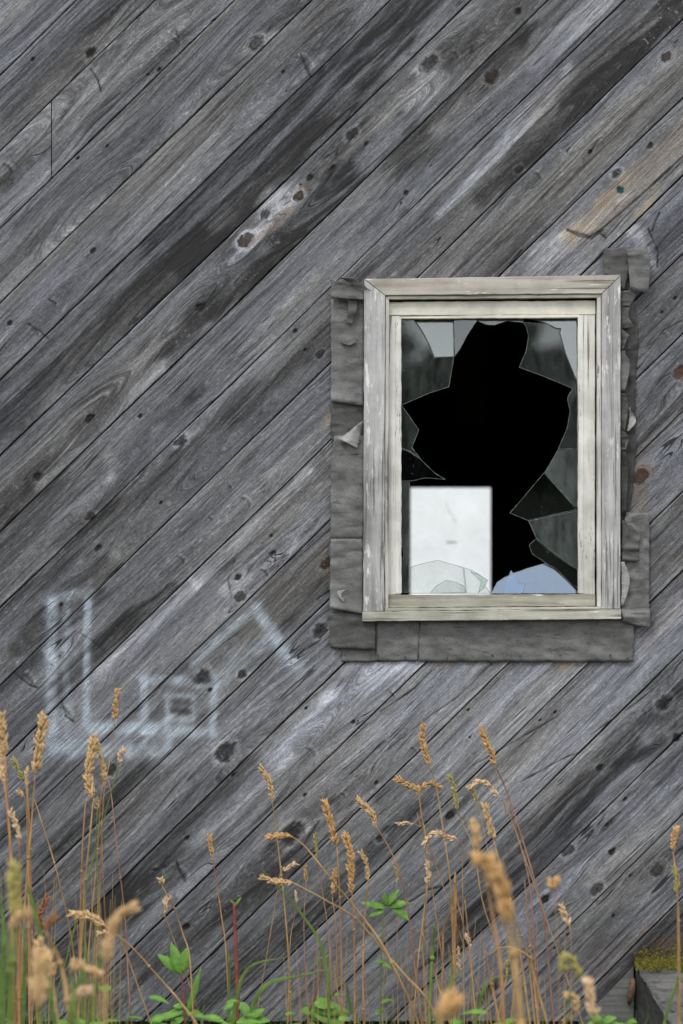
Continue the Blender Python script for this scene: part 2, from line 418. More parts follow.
ST = [  # dark/light streaks along the grain: x1,y1,x2,y2,half width,delta
 (0,55,60,-5,12,-.06),(0,105,130,-15,13,-.08),(0,190,30,160,7,-.12),(60,160,190,50,15,-.05),(20,140,90,75,8,.07),(150,235,310,85,12,-.12),(230,200,330,100,6,-.05),
 (190,260,400,40,17,-.13),(350,75,430,-10,18,-.13),(0,370,110,262,18,-.05),(0,435,200,250,22,-.15),(180,265,330,125,9,-.08),(30,420,190,262,5,.04),
 (0,515,110,405,15,-.09),(40,485,165,370,7,.13),(245,238,300,188,9,.16),(230,262,300,200,6,.12),(275,240,345,170,9,-.14),(370,165,430,78,14,.17),(445,60,520,5,14,-.05),
 (170,345,335,205,11,-.14),(215,320,290,250,6,-.08),(350,185,410,125,16,-.13),(400,160,512,45,18,-.16),(440,130,605,0,9,.14),(0,560,60,490,14,-.1),
 (200,430,335,302,7,.07),(440,215,570,70,7,.17),(480,200,683,8,13,-.16),(560,100,683,-10,6,-.1),(0,610,100,510,18,-.12),(100,530,250,385,9,-.07),(60,540,150,460,10,-.07),
 (20,650,100,565,9,-.1),(230,420,330,335,9,-.08),(560,150,683,45,12,.03),(500,230,560,170,14,-.02),(0,690,95,592,9,-.11),(100,620,190,520,14,-.03),(280,450,330,400,10,-.04),
 (197,580,310,470,6,.15),(100,668,190,586,7,.12),(225,565,325,470,10,-.08),(120,640,230,560,8,-.06),(250,635,335,548,14,-.07),(90,650,170,590,9,-.13),(60,700,130,620,12,-.08),
 (260,660,330,590,9,-.06),(200,760,330,650,12,.03),(335,700,410,660,12,.16),(200,840,290,760,10,.07),(270,760,330,700,10,.1),(330,800,400,735,10,-.03),
 (350,760,470,665,12,.05),(440,760,580,665,14,.06),(500,800,640,665,16,.06),(420,830,560,720,8,-.06),(380,800,470,720,5,-.09),(520,840,600,760,12,-.04),
 (450,955,683,690,22,-.13),(560,830,640,740,8,-.1),(640,760,683,700,10,-.05),(560,900,683,790,12,.05),(640,330,683,290,10,-.04),(640,420,683,360,10,-.10),
 (645,560,683,520,12,-.04),(640,655,683,610,12,.10),(640,620,683,580,8,-.05),(100,910,250,760,18,-.14),(20,1010,120,900,18,-.14),(150,970,300,850,16,-.12),
 (200,1010,330,905,14,-.1),(60,860,140,780,14,-.12),(0,830,60,760,12,-.08),(0,750,60,690,10,-.05),(300,940,420,820,14,-.07),(400,1000,520,880,16,-.08),
 (260,860,330,790,12,.02),(340,880,430,800,9,-.05),(120,800,200,720,12,-.04),(600,1000,683,915,18,-.14),(500,940,600,850,12,.04),(405,60,470,10,8,.05),
 (540,265,600,215,10,.08),(620,300,683,240,10,.05),(470,290,540,225,8,-.05),(660,255,683,230,7,-.1),(345,300,420,225,9,.03)]
ED = [(i, 0) for i in range(1)]
CRK = [  # cracks: polyline, half width
 ([(90,68),(98,80),(101,92)],.8),([(176,30),(180,42)],1.0),([(300,52),(306,68),(311,78)],1.3),([(27,323),(40,331),(49,339)],.9),([(48,299),(57,304)],.8),
 ([(385,752),(430,716),(455,699),(475,680),(494,662)],.6),([(520,782),(566,757),(579,753),(605,728)],.8),([(409,903),(430,889),(444,886),(452,877),(468,864)],.8),
 ([(575,232),(590,237),(603,228),(640,196),(662,176),(690,150)],1.3),([(566,229),(578,235),(592,238),(604,229)],2.2),([(598,232),(606,238)],1.6),([(380,712),(415,688),(432,670)],.8),
 ([(557,1000),(600,955),(640,912),(672,885)],.4),([(60,500),(110,440)],.4),([(290,660),(320,640)],.9),([(317,600),(330,590)],.8),([(300,155),(345,112)],.5),
 ([(220,190),(262,146)],.5),([(648,228),(653,240),(658,252),(657,268)],.9),([(660,212),(655,222),(652,232)],.8),([(634,224),(644,219),(650,212)],.6),
 ([(235,560),(228,580),(232,600)],.5),([(590,735),(640,700),(683,665)],.5),([(465,770),(560,715)],.4),([(108,655),(92,640),(78,632)],.6),
 ([(14,672),(28,684),(38,688)],1.2),([(62,702),(66,716),(74,722)],1.2),([(150,870),(158,870),(166,866)],1.4),([(176,860),(181,874),(186,882)],1.8),
 ([(350,775),(385,740)],.9),([(300,850),(320,820)],.7),([(333,830),(300,862)],.6),([(648,350),(664,330),(683,320)],.5),([(646,400),(662,378),(683,366)],.6),
 ([(130,85),(190,30)],.5),([(100,110),(130,85)],.4),([(560,178),(540,200)],.7),([(510,265),(522,250)],.9),([(598,140),(588,156)],.9)]
BRN = [  # warm bare wood / stains: polyline, half width, colour rgb (display), strength
 ([(572,232),(600,215),(640,175),(683,135)],12,(.58,.52,.46),.62),([(572,236),(590,225)],7,(.64,.54,.42),.6),([(600,205),(625,180)],6,(.66,.56,.44),.6),
 ([(246,245),(275,225),(290,210)],5,(.47,.38,.31),.55),([(640,475),(652,470)],6,(.44,.31,.27),.65),([(640,465),(638,505)],9,(.52,.44,.36),.6),
 ([(679,372),(690,372)],6,(.46,.30,.24),.7),([(562,668),(574,662)],4,(.60,.44,.28),.65),([(440,664),(456,661)],3.5,(.56,.44,.33),.55),
 ([(250,630),(330,550)],15,(.40,.36,.31),.55),([(325,560),(330,575)],5,(.50,.36,.24),.6),([(640,215),(650,205)],5,(.66,.55,.38),.65),([(655,190),(640,222)],4,(.62,.56,.46),.6),
 ([(326,425),(330,415)],4,(.60,.48,.38),.6),([(540,110),(683,0)],14,(.46,.43,.40),.45),([(480,180),(600,60)],3,(.44,.38,.33),.15),([(490,260),(683,60)],14,(.50,.48,.45),.5),
 ([(636,560),(683,560)],12,(.40,.38,.34),.4),([(645,640),(683,600)],8,(.44,.40,.35),.4),([(600,960),(683,930)],22,(.30,.26,.23),.5),([(655,945),(680,940)],6,(.36,.24,.16),.6),
 ([(0,770),(330,540)],10,(.42,.40,.37),.3),([(90,55),(92,60)],4,(.26,.20,.12),.6),([(430,130),(520,45)],10,(.40,.38,.36),.3),([(0,560),(90,480)],30,(.44,.44,.43),.3),
 ([(345,140),(430,100)],3,(.42,.38,.33),.3),([(60,760),(300,1000)],40,(.36,.36,.37),.2),([(296,195),(305,190)],4,(.52,.38,.25),.5),([(492,77),(492,80)],5,(.36,.27,.2),.5)]
PALE = [([(345,668),(420,662)],9,.10),([(628,222),(640,238),(650,262)],7,.16),([(530,250),(560,235)],5,.08),([(110,460),(112,478)],6,.10),([(240,245),(252,232)],5,.13),
        ([(262,205),(285,190)],6,.15),([(180,438),(200,430)],7,.10),([(225,590),(245,575)],6,.16),([(92,60),(120,30)],8,.10),([(246,52),(270,35)],7,.15),([(620,200),(625,196)],4,.1)]
SPR = [  # sprayed marks: polyline, half width, strength
 ([(52,603),(51,700),(54,748)],6.5,.62),([(66,600),(66,680),(68,740)],4.5,.35),([(52,601),(72,594),(90,592)],6,.35),([(88,600),(87,660),(86,722),(92,728)],4.2,.75),
 ([(92,728),(140,728),(192,732)],7,.72),([(48,748),(100,750),(172,752)],9,.5),([(145,732),(144,680)],4.5,.72),([(144,680),(170,680),(214,683)],5.5,.65),
 ([(214,683),(213,733)],4,.65),([(168,697),(192,697),(192,719),(168,719),(168,697)],4,.62),([(166,722),(168,735),(163,760)],5,.55),([(168,731),(213,733)],5,.5),
 ([(194,660),(225,632),(256,608)],7,.45),([(214,684),(240,662),(262,642)],8,.45),([(258,612),(275,635),(298,668)],6.5,.68),([(270,640),(298,672)],9,.35),
 ([(60,740),(170,740)],14,.18)]
DARKSP = [([(196,680),(208,680)],4.5,.8),([(176,700),(188,702)],4,.5),([(172,710),(190,712)],3,.6)]

def build_siding(parent):
    rng = np.random.RandomState(3)
    V = []; C = []; G = []; F = []; off = 0
    for bi in range(len(seams) - 1):
        # x-range in which the board is within the wall
        xx = np.arange(WX0, WX1 + 1, 1.0)
        yt = seam_y(bi, xx); yb = seam_y(bi + 1, xx)
        inside = (yb > WTOP) & (yt < WBOT)
        if not inside.any(): continue
        infr = (yb > -25) & (yt < WBOT + 4) & (xx > -25) & (xx < 708)
        keep = inside & (infr | (np.mod(xx, 14) == 0))
        keep[-1] = inside[-1]
        xs_ = xx[keep]
        if len(xs_) < 2: continue
        rel = bi - B0
        segs = [xs_]
        if rel == 1:      # the board with a butt joint at x=52
            segs = [xs_[xs_ < 51.5], xs_[xs_ > 51.5]]
        seed = 100 + bi * 13
        r4 = rng.rand(8)
        for si, xq in enumerate(segs):
            gap = 1.12
            H = 76.0
            vrow = np.concatenate([[gap, gap + 0.02, gap + 0.9], np.arange(2.6, H - 2.5, 1.0), [H - gap - 0.9, H - gap - 0.02, H - gap]])
            nr = len(vrow); nx = len(xq)
            X, T = np.meshgrid(xq, vrow / H, indexing='ij')
            g0 = 0.34 * vn(xq / 70.0, xq * 0 + 2, seed + 80) + 0.22 * vn(xq / 9.0, xq * 0 + 4, seed + 81) - 0.22
            g1 = 0.34 * vn(xq / 70.0, xq * 0 + 7, seed + 82) + 0.22 * vn(xq / 9.0, xq * 0 + 9, seed + 83) - 0.22
            T[:, :3] += (g0 / H)[:, None]; T[:, -3:] -= (g1 / H)[:, None]
            YT = seam_y(bi, X); YB = seam_y(bi + 1, X)
            Y = YT + (YB - YT) * T
            u = X * UX + Y * UY
            tt = T * 54.0
            # wandering grain
            vc = (r4[0] * 2.2 - 0.6) * 54
            swirl = 1.0 if r4[4] > 0.62 else 0.35
            dd = swirl * (22 * vn(u / 260.0, u * 0 + 3, seed) + 6 * vn(u / 80.0, u * 0 + 9, seed))
            g = np.sqrt((tt - vc) ** 2 + dd ** 2 * (1.0 if 0 < vc < 54 else 0.5)) + 2.4 * vn(u / 110.0, tt / 26.0, seed + 2) + 0.7 * vn(u / 30.0, tt / 9.0, seed + 3)
            base = 0.405 + 0.04 * (r4[1] - 0.5) * 2
            tone = base + 0.085 * fbm(u / 190.0, tt / 11.0, seed + 4, 3) + 0.05 * fbm(u / 55.0, g / 6.0, seed + 5, 2)
            dark = np.zeros_like(tone); lite = np.zeros_like(tone); hgt = np.zeros_like(tone); red = np.zeros_like(tone)
            inb_far = ((X < -20) | (X > 703) | (Y < -20) | (Y > 1040))
            kn = [k for k in KN]
            # extra knots for the part of the wall outside the photograph
            for j in range(10):
                kx = rng.uniform(WX0, WX1); ky = float(seam_y(bi, np.array([kx]))[0]) + rng.uniform(14, 62)
                if -20 < kx < 703 and -20 < ky < 1040: continue
                kn.append((kx, ky, rng.uniform(2, 6), rng.choice(['h', 'k', 'c'])))
            for (kx, ky, kr, kk) in kn:
                if kr > 3 and kk in 'hkb': kr *= 0.84
                kt = float(seam_y(bi, np.array([kx]))[0]); kb = float(seam_y(bi + 1, np.array([kx]))[0])
                if not (kt - 2 <= ky < kb - 1 if True else 0): continue
                dx, dy = X - kx, Y - ky
                du = dx * UX + dy * UY; dv = -dx * UY + dy * UX
                sel = (np.abs(du) < kr * 22 + 30) & (np.abs(dv) < kr * 8 + 10)
                if not sel.any(): continue
                j = 0.5 * vn(X / 2.3, Y / 2.3, seed + 7) * min(kr, 4) * 0.55 + 0.3 * vn(X / 4.3, Y / 4.3, seed + 27) * kr * 0.4
                rho = np.hypot(du / 1.45, dv) + j
                Rk = kr * (1.7 if kr > 2.5 else 1.2)
                q = np.hypot(du / 2.4, dv)
                w = np.exp(-(q / (Rk * 2.6)) ** 2)
                g = g + w * np.sign(dv) * Rk * 1.7 * np.exp(-(np.abs(dv) / (Rk * 1.6)) ** 2) * (1 - np.exp(-(dv / (0.6 * Rk)) ** 2)) * 1.0
                g = np.where(rho < Rk, g * 0 + vc * 0 + rho * 1.8 + kr * 10, g) if kr > 3 and kk in 'knr' else g
                core = 1 - sstep(kr * 0.6, kr * 1.1, rho)
                trail = np.exp(-(du / (kr * 6)) ** 2) * np.exp(-(dv / (kr * 1.0)) ** 2)
                halo = np.exp(-((rho - kr * 1.55) / (kr * 0.38)) ** 2)
                if kk == 'h':
                    dark = np.maximum(dark, core * (0.84 + 0.14 * vn(X / 1.7, Y / 1.7, seed + 28))); hgt -= 0.004 * core
                    tone -= 0.10 * trail; tone += 0.035 * halo
                elif kk in 'kn':
                    ringn = 0.5 + 0.5 * np.cos(rho / kr * 7.5)
                    dark = np.maximum(dark, core * (0.35 + 0.35 * ringn)); hgt += 0.001 * core
                    dark = np.maximum(dark, 0.75 * np.exp(-((rho - kr) / 0.8) ** 2) * (vn(X / 4., Y / 4., seed) > -0.3))
                    tone += 0.10 * halo - 0.07 * trail
                    if kk == 'n': red = np.maximum(red, core * 0.6)
                elif kk == 'r':
                    red = np.maximum(red, (1 - sstep(kr * 0.8, kr * 1.2, rho)) * 1.0)
                    dark = np.maximum(dark, 0.5 * np.exp(-((rho - kr) / 1.0) ** 2)); tone += 0.05 * halo
                elif kk == 'c':   # crescent shaped tear-out
                    arc = np.exp(-((np.hypot(du + kr * 1.3, dv * 0.8) - kr * 1.5) / 0.95) ** 2) * (du > -kr * .6) * (np.abs(dv) < kr * 1.2)
                    dark = np.maximum(dark, arc * 0.6 * (0.6 + 0.5 * vn(X / 3., Y / 3., seed + 29))); hgt -= 0.002 * arc
                    lit = np.exp(-((np.hypot(du + kr * 0.5, dv * 0.8) - kr * 1.5) / 1.4) ** 2) * (du > -kr * .2) * (np.abs(dv) < kr * 1.3)
                    tone += 0.10 * lit - 0.06 * trail
                elif kk == 'b':   # broken, bark-like knot
                    n_ = fbm(X / 3.2, Y / 3.2, seed + 31, 3)
                    mb = (1 - sstep(kr * 0.7, kr * 1.35, rho + n_ * kr * 0.8))
                    dark = np.maximum(dark, mb * (0.62 + 0.3 * n_)); hgt += (0.003 * n_ - 0.002) * mb
                    tone += 0.12 * halo - 0.08 * trail
            for (x1, y1, x2, y2, w, dlt) in ST:
                mx, my = (x1 + x2) / 2, (y1 + y2) / 2
                kt = float(seam_y(bi, np.array([mx]))[0]); kb = float(seam_y(bi + 1, np.array([mx]))[0])
                if not (kt <= my < kb): continue
                d, par = segdist(X, Y, [(x1, y1), (x2, y2)])
                d = d + w * 0.7 * vn(u / 60.0, g / 5.0, seed + 41) + w * 0.5 * vn(u / 26.0, g / 1.9, seed + 42) + w * .2 * vn(u / 9.0, tt / 1.2, seed + 44)
                m = np.exp(-(np.maximum(d, 0) / w) ** 3)
                tone += 1.12 * dlt * m * (1.0 + 0.35 * vn(u / 30.0, g / 2.4, seed + 43))
            # fine fibres and growth lines
            ring = vn(u / 800.0, g / 1.9, seed + 8); ringm = 0.5 + 0.5 * vn(u / 130.0, tt / 30.0, seed + 9)
            tone += 0.045 * ring * (0.4 + ringm) + 0.03 * vn(u / 34.0, g / 0.95, seed + 10) + 0.03 * vn(u / 5.0, tt / 1.0, seed + 16) + 0.045 * vn(X / 1.1, Y / 1.1, seed + 11)
            fuzz = vn(u / 4.5, tt / 1.2, seed + 17) * 0.5 + vn(u / 9.0, tt / 1.6, seed + 18) * 0.5
            tone += 0.11 * sstep(0.46, 0.7, fuzz) * sstep(-0.2, 0.5, vn(u / 90.0, tt / 22.0, seed + 19))
            streak = fbm(u / 70.0, g / 2.8, seed + 12, 2)
            tone -= 0.10 * sstep(0.32, 0.62, streak)
            # regional tone: paler below the window, darker at the lower left
            tone += 0.08 * np.exp(-(((X - 480) / 190) ** 2 + ((Y - 740) / 95) ** 2)) - 0.05 * np.exp(-(((X - 60) / 170) ** 2 + ((Y - 960) / 120) ** 2))
            # board edges: pale arris then dark seam
            el = np.exp(-((54 - tt) / 3.4) ** 2); eu = np.exp(-(tt / 3.0) ** 2)
            edn = 0.5 + 0.5 * vn(u / 120.0, u * 0 + 1, seed + 14)
            tone += 0.12 * el * edn + 0.05 * eu * (1 - edn)
            T0 = np.clip(tone, 0.15, 0.78)
            ht = 0.0009 * ring + 0.0012 * streak
            tint = vn(u / 160.0, tt / 20.0, seed + 15)
            rgb = np.stack([T0 * (0.978 + 0.02 * tint), T0 * (0.99 + 0.008 * tint), T0 * (1.034 - 0.03 * tint)], -1)
            bmask = (np.abs(X - 350) < 420) & (np.abs(Y - 500) < 620)
            for pts, w, c, stg in BRN:
                mx = sum(p[0] for p in pts) / len(pts); my = sum(p[1] for p in pts) / len(pts)
                if stg >= .55:
                    kt = float(seam_y(bi, np.array([mx]))[0]); kb = float(seam_y(bi + 1, np.array([mx]))[0])
                    if not (kt - 1 <= my < kb + 1): continue
                d, par = segdist(X, Y, pts)
                d = d + w * 0.4 * vn(u / 14.0, g / 3.0, seed + 51) + w * 0.2 * vn(X / 3., Y / 3., seed + 52)
                m = (np.exp(-(np.maximum(d, 0) / w) ** 3) * stg * 0.72)[..., None]
                c = tuple(0.8 * q + 0.2 * sum(c) / 3 for q in c)
                cc = np.array(c) * (T0 / 0.44)[..., None] if stg <= .5 else np.array(c) * (0.82 + 0.18 * T0 / 0.44 + 0.12 * streak)[..., None]
                rgb = rgb * (1 - m) + cc * m
            for pts, w, a in PALE:
                mx = sum(p[0] for p in pts) / len(pts); my = sum(p[1] for p in pts) / len(pts)
                kt = float(seam_y(bi, np.array([mx]))[0]); kb = float(seam_y(bi + 1, np.array([mx]))[0])
                if not (kt - 1 <= my < kb + 1): continue
                d, par = segdist(X, Y, pts)
                d = d + w * 0.5 * vn(u / 14.0, g / 3.0, seed + 61)
                rgb = rgb + (a * np.exp(-(np.maximum(d, 0) / w) ** 2))[..., None]
            # red/brown knots
            rgb = rgb * (1 - red[..., None]) + np.array([.38, .28, .24]) * (0.8 + 0.2 * ring[..., None]) * red[..., None]
            # spray paint
            for pts, w, a in SPR:
                d, par = segdist(X, Y, pts)
                m = (1.22 * a * np.exp(-(d / (w * 1.0)) ** 3.0) + 0.22 * a * np.exp(-(d / (w * 1.9)) ** 2)) * (0.85 + 0.3 * vn(X / 9., Y / 9., 77)) * (0.85 + 0.35 * ring) * (0.9 + 0.3 * fuzz) * (1 - 0.75 * eu * 0) * (1 - 0.6 * np.exp(-(tt / 1.6) ** 2) - 0.6 * np.exp(-((54 - tt) / 1.6) ** 2))
                m = np.clip(m, 0, 0.85)[..., None]
                rgb = rgb * (1 - m) + np.array([.65, .70, .75]) * m
            for pts, w, a in DARKSP:
                d, par = segdist(X, Y, pts); m = (a * np.exp(-(d / w) ** 2))[..., None]
                rgb = rgb * (1 - m) + np.array([.14, .14, .15]) * m
            d = np.hypot(X - 620, Y - 189.5) + 0.8 * vn(X / 2., Y / 2., 3)
            m = (1 - sstep(3.0, 4.6, d))[..., None]
            rgb = rgb * (1 - m) + np.array([.07, .24, .24]) * m
            # cracks
            for pts, w in CRK:
                d, par = segdist(X, Y, pts)
                d = d + 0.5 * vn(u / 9., tt / 3., seed + 71)
                m = (1 - sstep(w * 0.35, w * 0.8 + 0.6, d)) * (1 if w > .75 else .8) * (0.8 + 0.25 * vn(X / 8., Y / 8., seed + 72)) * sstep(0, .06, par + .02) * sstep(0, .06, 1.02 - par)
                dark = np.maximum(dark, m * 0.8); hgt -= 0.002 * m
            dk = dark[..., None]
            rgb = rgb * (1 - dk) + np.array([.085, .082, .08]) * dk
            lin = srgb(rgb)
            # geometry
            cup = 0.0016 * (r4[2] - 0.5) * ((tt - 27) / 27) ** 2 + 0.0028 * (tt / 54.0) * (0.4 + r4[3])
            yy = -(cup + ht + hgt)
            yy[:, 0] = 0.016; yy[:, -1] = 0.016
            yy[:, 1] += 0.0012; yy[:, -2] += 0.0012
            co = np.stack([(X - 341.5) * S, yy, ZC + (HPY - Y) * S], -1).reshape(-1, 3)
            V.append(co); C.append(np.concatenate([lin.reshape(-1, 3), np.ones((nx * nr, 1))], 1))
            G.append(np.stack([u, g + bi * 37.0, np.full_like(u, bi * 5.3 + si)], -1).reshape(-1, 3))
            I = np.arange(nx * nr).reshape(nx, nr)
            a = I[:-1, :-1]; b = I[1:, :-1]; c = I[1:, 1:]; d_ = I[:-1, 1:]
            cx = (X[:-1, :-1] + X[1:, 1:]) / 2; cy = (Y[:-1, :-1] + Y[1:, 1:]) / 2
            ok = (cy > WTOP) & (cy < WBOT) & ~((cx > 374) & (cx < 609) & (cy > 289) & (cy < 609))
            ok &= ~((cx > 634) & (cy > 967))
            f = np.stack([a[ok], d_[ok], c[ok], b[ok]], -1) + off
            F.append(f); off += nx * nr
    V = np.concatenate(V).astype(np.float32); C = np.concatenate(C).astype(np.float32); G = np.concatenate(G).astype(np.float32); F = np.concatenate(F).astype(np.int32)
    used = np.zeros(len(V), bool); used[F.ravel()] = True
    remap = np.cumsum(used) - 1
    V = V[used]; C = C[used]; G = G[used]; F = remap[F].astype(np.int32)
    me = bpy.data.meshes.new('siding')
    me.vertices.add(len(V)); me.vertices.foreach_set('co', V.ravel())
    me.loops.add(F.size); me.loops.foreach_set('vertex_index', F.ravel())
    me.polygons.add(len(F)); me.polygons.foreach_set('loop_start', np.arange(0, F.size, 4, dtype=np.int32))
    me.update(calc_edges=True)
    me.polygons.foreach_set('use_smooth', np.ones(len(F), bool))
    a = me.attributes.new('col', 'FLOAT_COLOR', 'POINT'); a.data.foreach_set('color', C.ravel())
    a = me.attributes.new('grain', 'FLOAT_VECTOR', 'POINT'); a.data.foreach_set('vector', G.ravel())
    me.validate(); me.update()
    print('siding verts', len(V), 'normal y', me.polygons[len(F)//2].normal.y)
    return link('siding', me, M['siding'], parent)

BX0, BX1 = (WX0 - 341.5) * S, (WX1 - 341.5) * S
ZT = ZC + (HPY - WTOP) * S; ZB = ZC + (HPY - WBOT) * S
house = empty('wooden_building', (0, 0, 0))
tag(house, 'old building clad in weathered grey diagonal boards with a broken window', 'building')
build_siding(house)

def hole_wall(bm, x0, x1, z0, z1, hx0, hx1, hz0, hz1, y0, y1):
    add_box(bm, (x0, y0, z0), (hx0, y1, z1)); add_box(bm, (hx1, y0, z0), (x1, y1, z1))
    add_box(bm, (hx0, y0, z0), (hx1, y1, hz0)); add_box(bm, (hx0, y0, hz1), (hx1, y1, z1))

def wx(px): return (px - 341.5) * S
def wz(py): return ZC + (HPY - py) * S
# sheathing behind the boards, with the window opening
b = bmesh.new(); hole_wall(b, BX0, BX1, 0.0, ZT, wx(386), wx(597), wz(604), wz(298), 0.018, 0.11)
bm_obj('sheathing', b, M['backing'], house)
RD = 3.2                                     # depth of the room
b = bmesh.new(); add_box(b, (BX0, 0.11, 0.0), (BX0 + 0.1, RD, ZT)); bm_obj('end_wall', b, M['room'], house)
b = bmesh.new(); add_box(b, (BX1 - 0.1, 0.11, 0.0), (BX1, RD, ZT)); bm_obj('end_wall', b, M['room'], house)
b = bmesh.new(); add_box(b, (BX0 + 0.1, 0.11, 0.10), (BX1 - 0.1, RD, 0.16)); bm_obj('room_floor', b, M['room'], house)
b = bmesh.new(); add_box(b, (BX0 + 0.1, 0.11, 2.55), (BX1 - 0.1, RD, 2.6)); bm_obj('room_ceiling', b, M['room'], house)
b = bmesh.new()
for s_, e_ in ((-0.35, 1.7),):
    vs = [b.verts.new(p) for p in [(BX0 - .3, -0.35, ZT - 0.02), (BX1 + .3, -0.35, ZT - 0.02), (BX1 + .3, 1.6, ZT + 0.9), (BX0 - .3, 1.6, ZT + 0.9), (BX1 + .3, RD + .45, ZT - 0.02), (BX0 - .3, RD + .45, ZT - 0.02)]]
    vt = [b.verts.new(v.co + Vector((0, 0, 0.12))) for v in vs]
    for q in ((0,1,2,3), (3,2,4,5)):
        b.faces.new([vs[i] for i in q]); b.faces.new([vt[i] for i in q][::-1])
    for q in ((0,1),(1,2),(2,4),(4,5),(5,3),(3,0)):
        b.faces.new((vs[q[0]], vs[q[1]], vt[q[1]], vt[q[0]]))
bm_obj('roof', b, M['roof'], house)
b = bmesh.new()
for x in (BX0 + 0.003, BX1 - 0.063):
    b = bmesh.new()
    vs = [b.verts.new((x + dx, y, z)) for dx in (0, 0.06) for (y, z) in ((0.1, ZT - 0.001), (RD + .08, ZT - 0.001), (1.6, ZT + 0.85))]
    for f in ((0,1,2),(5,4,3),(0,3,4,1),(1,4,5,2),(2,5,3,0)): b.faces.new([vs[i] for i in f])
    bm_obj('gable', b, M['backing'], house)
# back wall with the far window opening
k = (D + RD) / D
fx0, fx1, fz1, fz0 = P(410.5, 0, RD).x, P(491.5, 0, RD).x, P(0, 487, RD).z, P(0, 650, RD).z
b = bmesh.new(); hole_wall(b, BX0, BX1, 0.0, ZT, fx0, fx1, fz0, fz1, RD, RD + 0.08)
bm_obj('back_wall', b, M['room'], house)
# far pane with a small mark and scratch on it
fw = bmesh.new(); add_box(fw, (fx0, RD + 0.05, fz0), (fx1, RD + 0.054, fz1)); far = bm_obj('far_pane', fw, None, house)
mfar = mat_glass('far_hazy_glass', 0.06, 1.0, (0.95, 0.97, 0.98), (7, 7, 9)); far.data.materials.append(mfar)
b = bmesh.new()
pa = P(446, 541.7, RD + .045); pb = P(456.5, 543.0, RD + .045); add_box(b, (pa.x, RD + .046, pb.z), (pb.x, RD + .049, pa.z))
bm_obj('label_strip', b, mat_simple('grey_label', (0.12, 0.12, 0.12, 1)), far)
b = bmesh.new(); add_tube(b, [P(446, 501, RD + .047), P(448, 510, RD + .047), P(453, 516, RD + .047), P(456, 524, RD + .047)], [.0008] * 4, 4)
bm_obj('scratch', b, M['nail'], far)
# foundation beam below the siding
b = bmesh.new(); add_box(b, (BX0, 0.05, -0.25), (BX1, 0.2, ZB - 0.004)); bm_obj('foundation', b, M['stone_dark'], house)

# ------------------------------------------------------------------ the window (part of the building), sub-parts below it
wear = random.Random(11)
def rough_prism(bm, quad, y0, y1, seg=36, jit=0.0006, rnd=0.0015):
    """board from a px quad (a,b,c,d = start-outer, end-outer, end-inner, start-inner), face at y0, back at y1, worn edges"""
    a, b_, c, d_ = [Vector((p[0], p[1])) for p in quad]
    rows = []
    for i in range(seg + 1):
        t = i / seg
        o = a.lerp(b_, t); q = d_.lerp(c, t)
        n_ = (q - o).normalized()
        j1 = wear.uniform(-1, 1) * jit / S; j2 = wear.uniform(-1, 1) * jit / S
        if wear.random() < 0.06: j1 += wear.uniform(0, 2.2) * jit / S
        o2 = o + n_ * j1; q2 = q + n_ * j2
        r_ = rnd / S
        pts = [(o2, y1), (o2, y0 + rnd), (o2 + n_ * r_, y0 + wear.uniform(0, .0003)), (q2 - n_ * r_, y0 + wear.uniform(0, .0003)), (q2, y0 + rnd), (q2, y1)]
        rows.append([bm.verts.new(W(p.x, p.y, y)) for p, y in pts])
    for i in range(seg):
        for k in range(5):
            bm.faces.new((rows[i][k], rows[i][k+1], rows[i+1][k+1], rows[i+1][k]))
        bm.faces.new((rows[i][5], rows[i][0], rows[i+1][0], rows[i+1][5]))
    bm.faces.new(rows[0][::-1]); bm.faces.new(rows[-1])

YC = -0.034; YS = -0.010
b = bmesh.new()
rough_prism(b, [(364.3,281), (363,611), (384,611), (385,297)], YC, 0.004)
win = bm_obj('window', b, M['casing_side'], house)      # left casing board carries the rest
win['label'] = 'broken window in a worn pale painted frame'
def sub(name, quads, mat, label=None):
    b = bmesh.new()
    for q in quads: rough_prism(b, *q)
    o = bm_obj(name, b, mat, win)
    if label: o['label'] = label
    return o
sub('side_casing', [([(619.5,277), (619,608.5), (601,608.5), (600.5,295.5)], YC, 0.004)], M['casing_side'])
sub('top_casing', [([(364.6,280.4), (619.2,276.4), (600.2,294.9), (385.3,296.6)], YC - .001, 0.004)], M['casing_top'])
# backband beads on the inside of the casing
sub('casing_bead', [([(385.3,297), (384.3,608), (388.2,608), (389,300)], YC + .006, 0.004, 30)], M['bead_side'])
sub('casing_bead', [([(600.2,295.5), (600.7,606.5), (596.4,606.5), (596.2,299)], YC + .006, 0.004, 30)], M['bead_side'])
sub('casing_bead', [([(385.6,296.9), (600.0,295.2), (596,298.6), (389.2,300.2)], YC + .006, 0.004, 30)], M['bead_top'])
sub('window_sill', [([(362.3,611.6), (619.6,609), (619.6,619), (362.3,621.3)], YC - .010, 0.004, 50)], M['sill'])
sub('window_sill_strip', [([(384.6,608.2), (601,606.6), (601,608.9), (384.6,611.3)], YC + .004, 0.004, 30)], M['sill'])
# sash
sash = sub('sash', [([(388.8,316.5), (387.6,594.5), (400.6,594.2), (400.2,316.5)], YS, 0.030)], M['sash_side'])
def sub2(name, quads, mat):
    b = bmesh.new()
    for q in quads: rough_prism(b, *q)
    return bm_obj(name, b, mat, win)
sub2('sash_stile', [([(594.9,315.5), (594.6,594), (579.6,594), (578.6,315.5)], YS, 0.030)], M['sash_side'])
sub2('sash_rail', [([(388.6,302.2), (595,300.8), (595,315.0), (388.6,316.0)], YS, 0.030)], M['sash_top'])
sub2('sash_rail', [([(387.6,594.8), (594.8,594.3), (594.8,606.2), (387.6,607.9)], YS - .004, 0.030)], M['sash_bottom'])
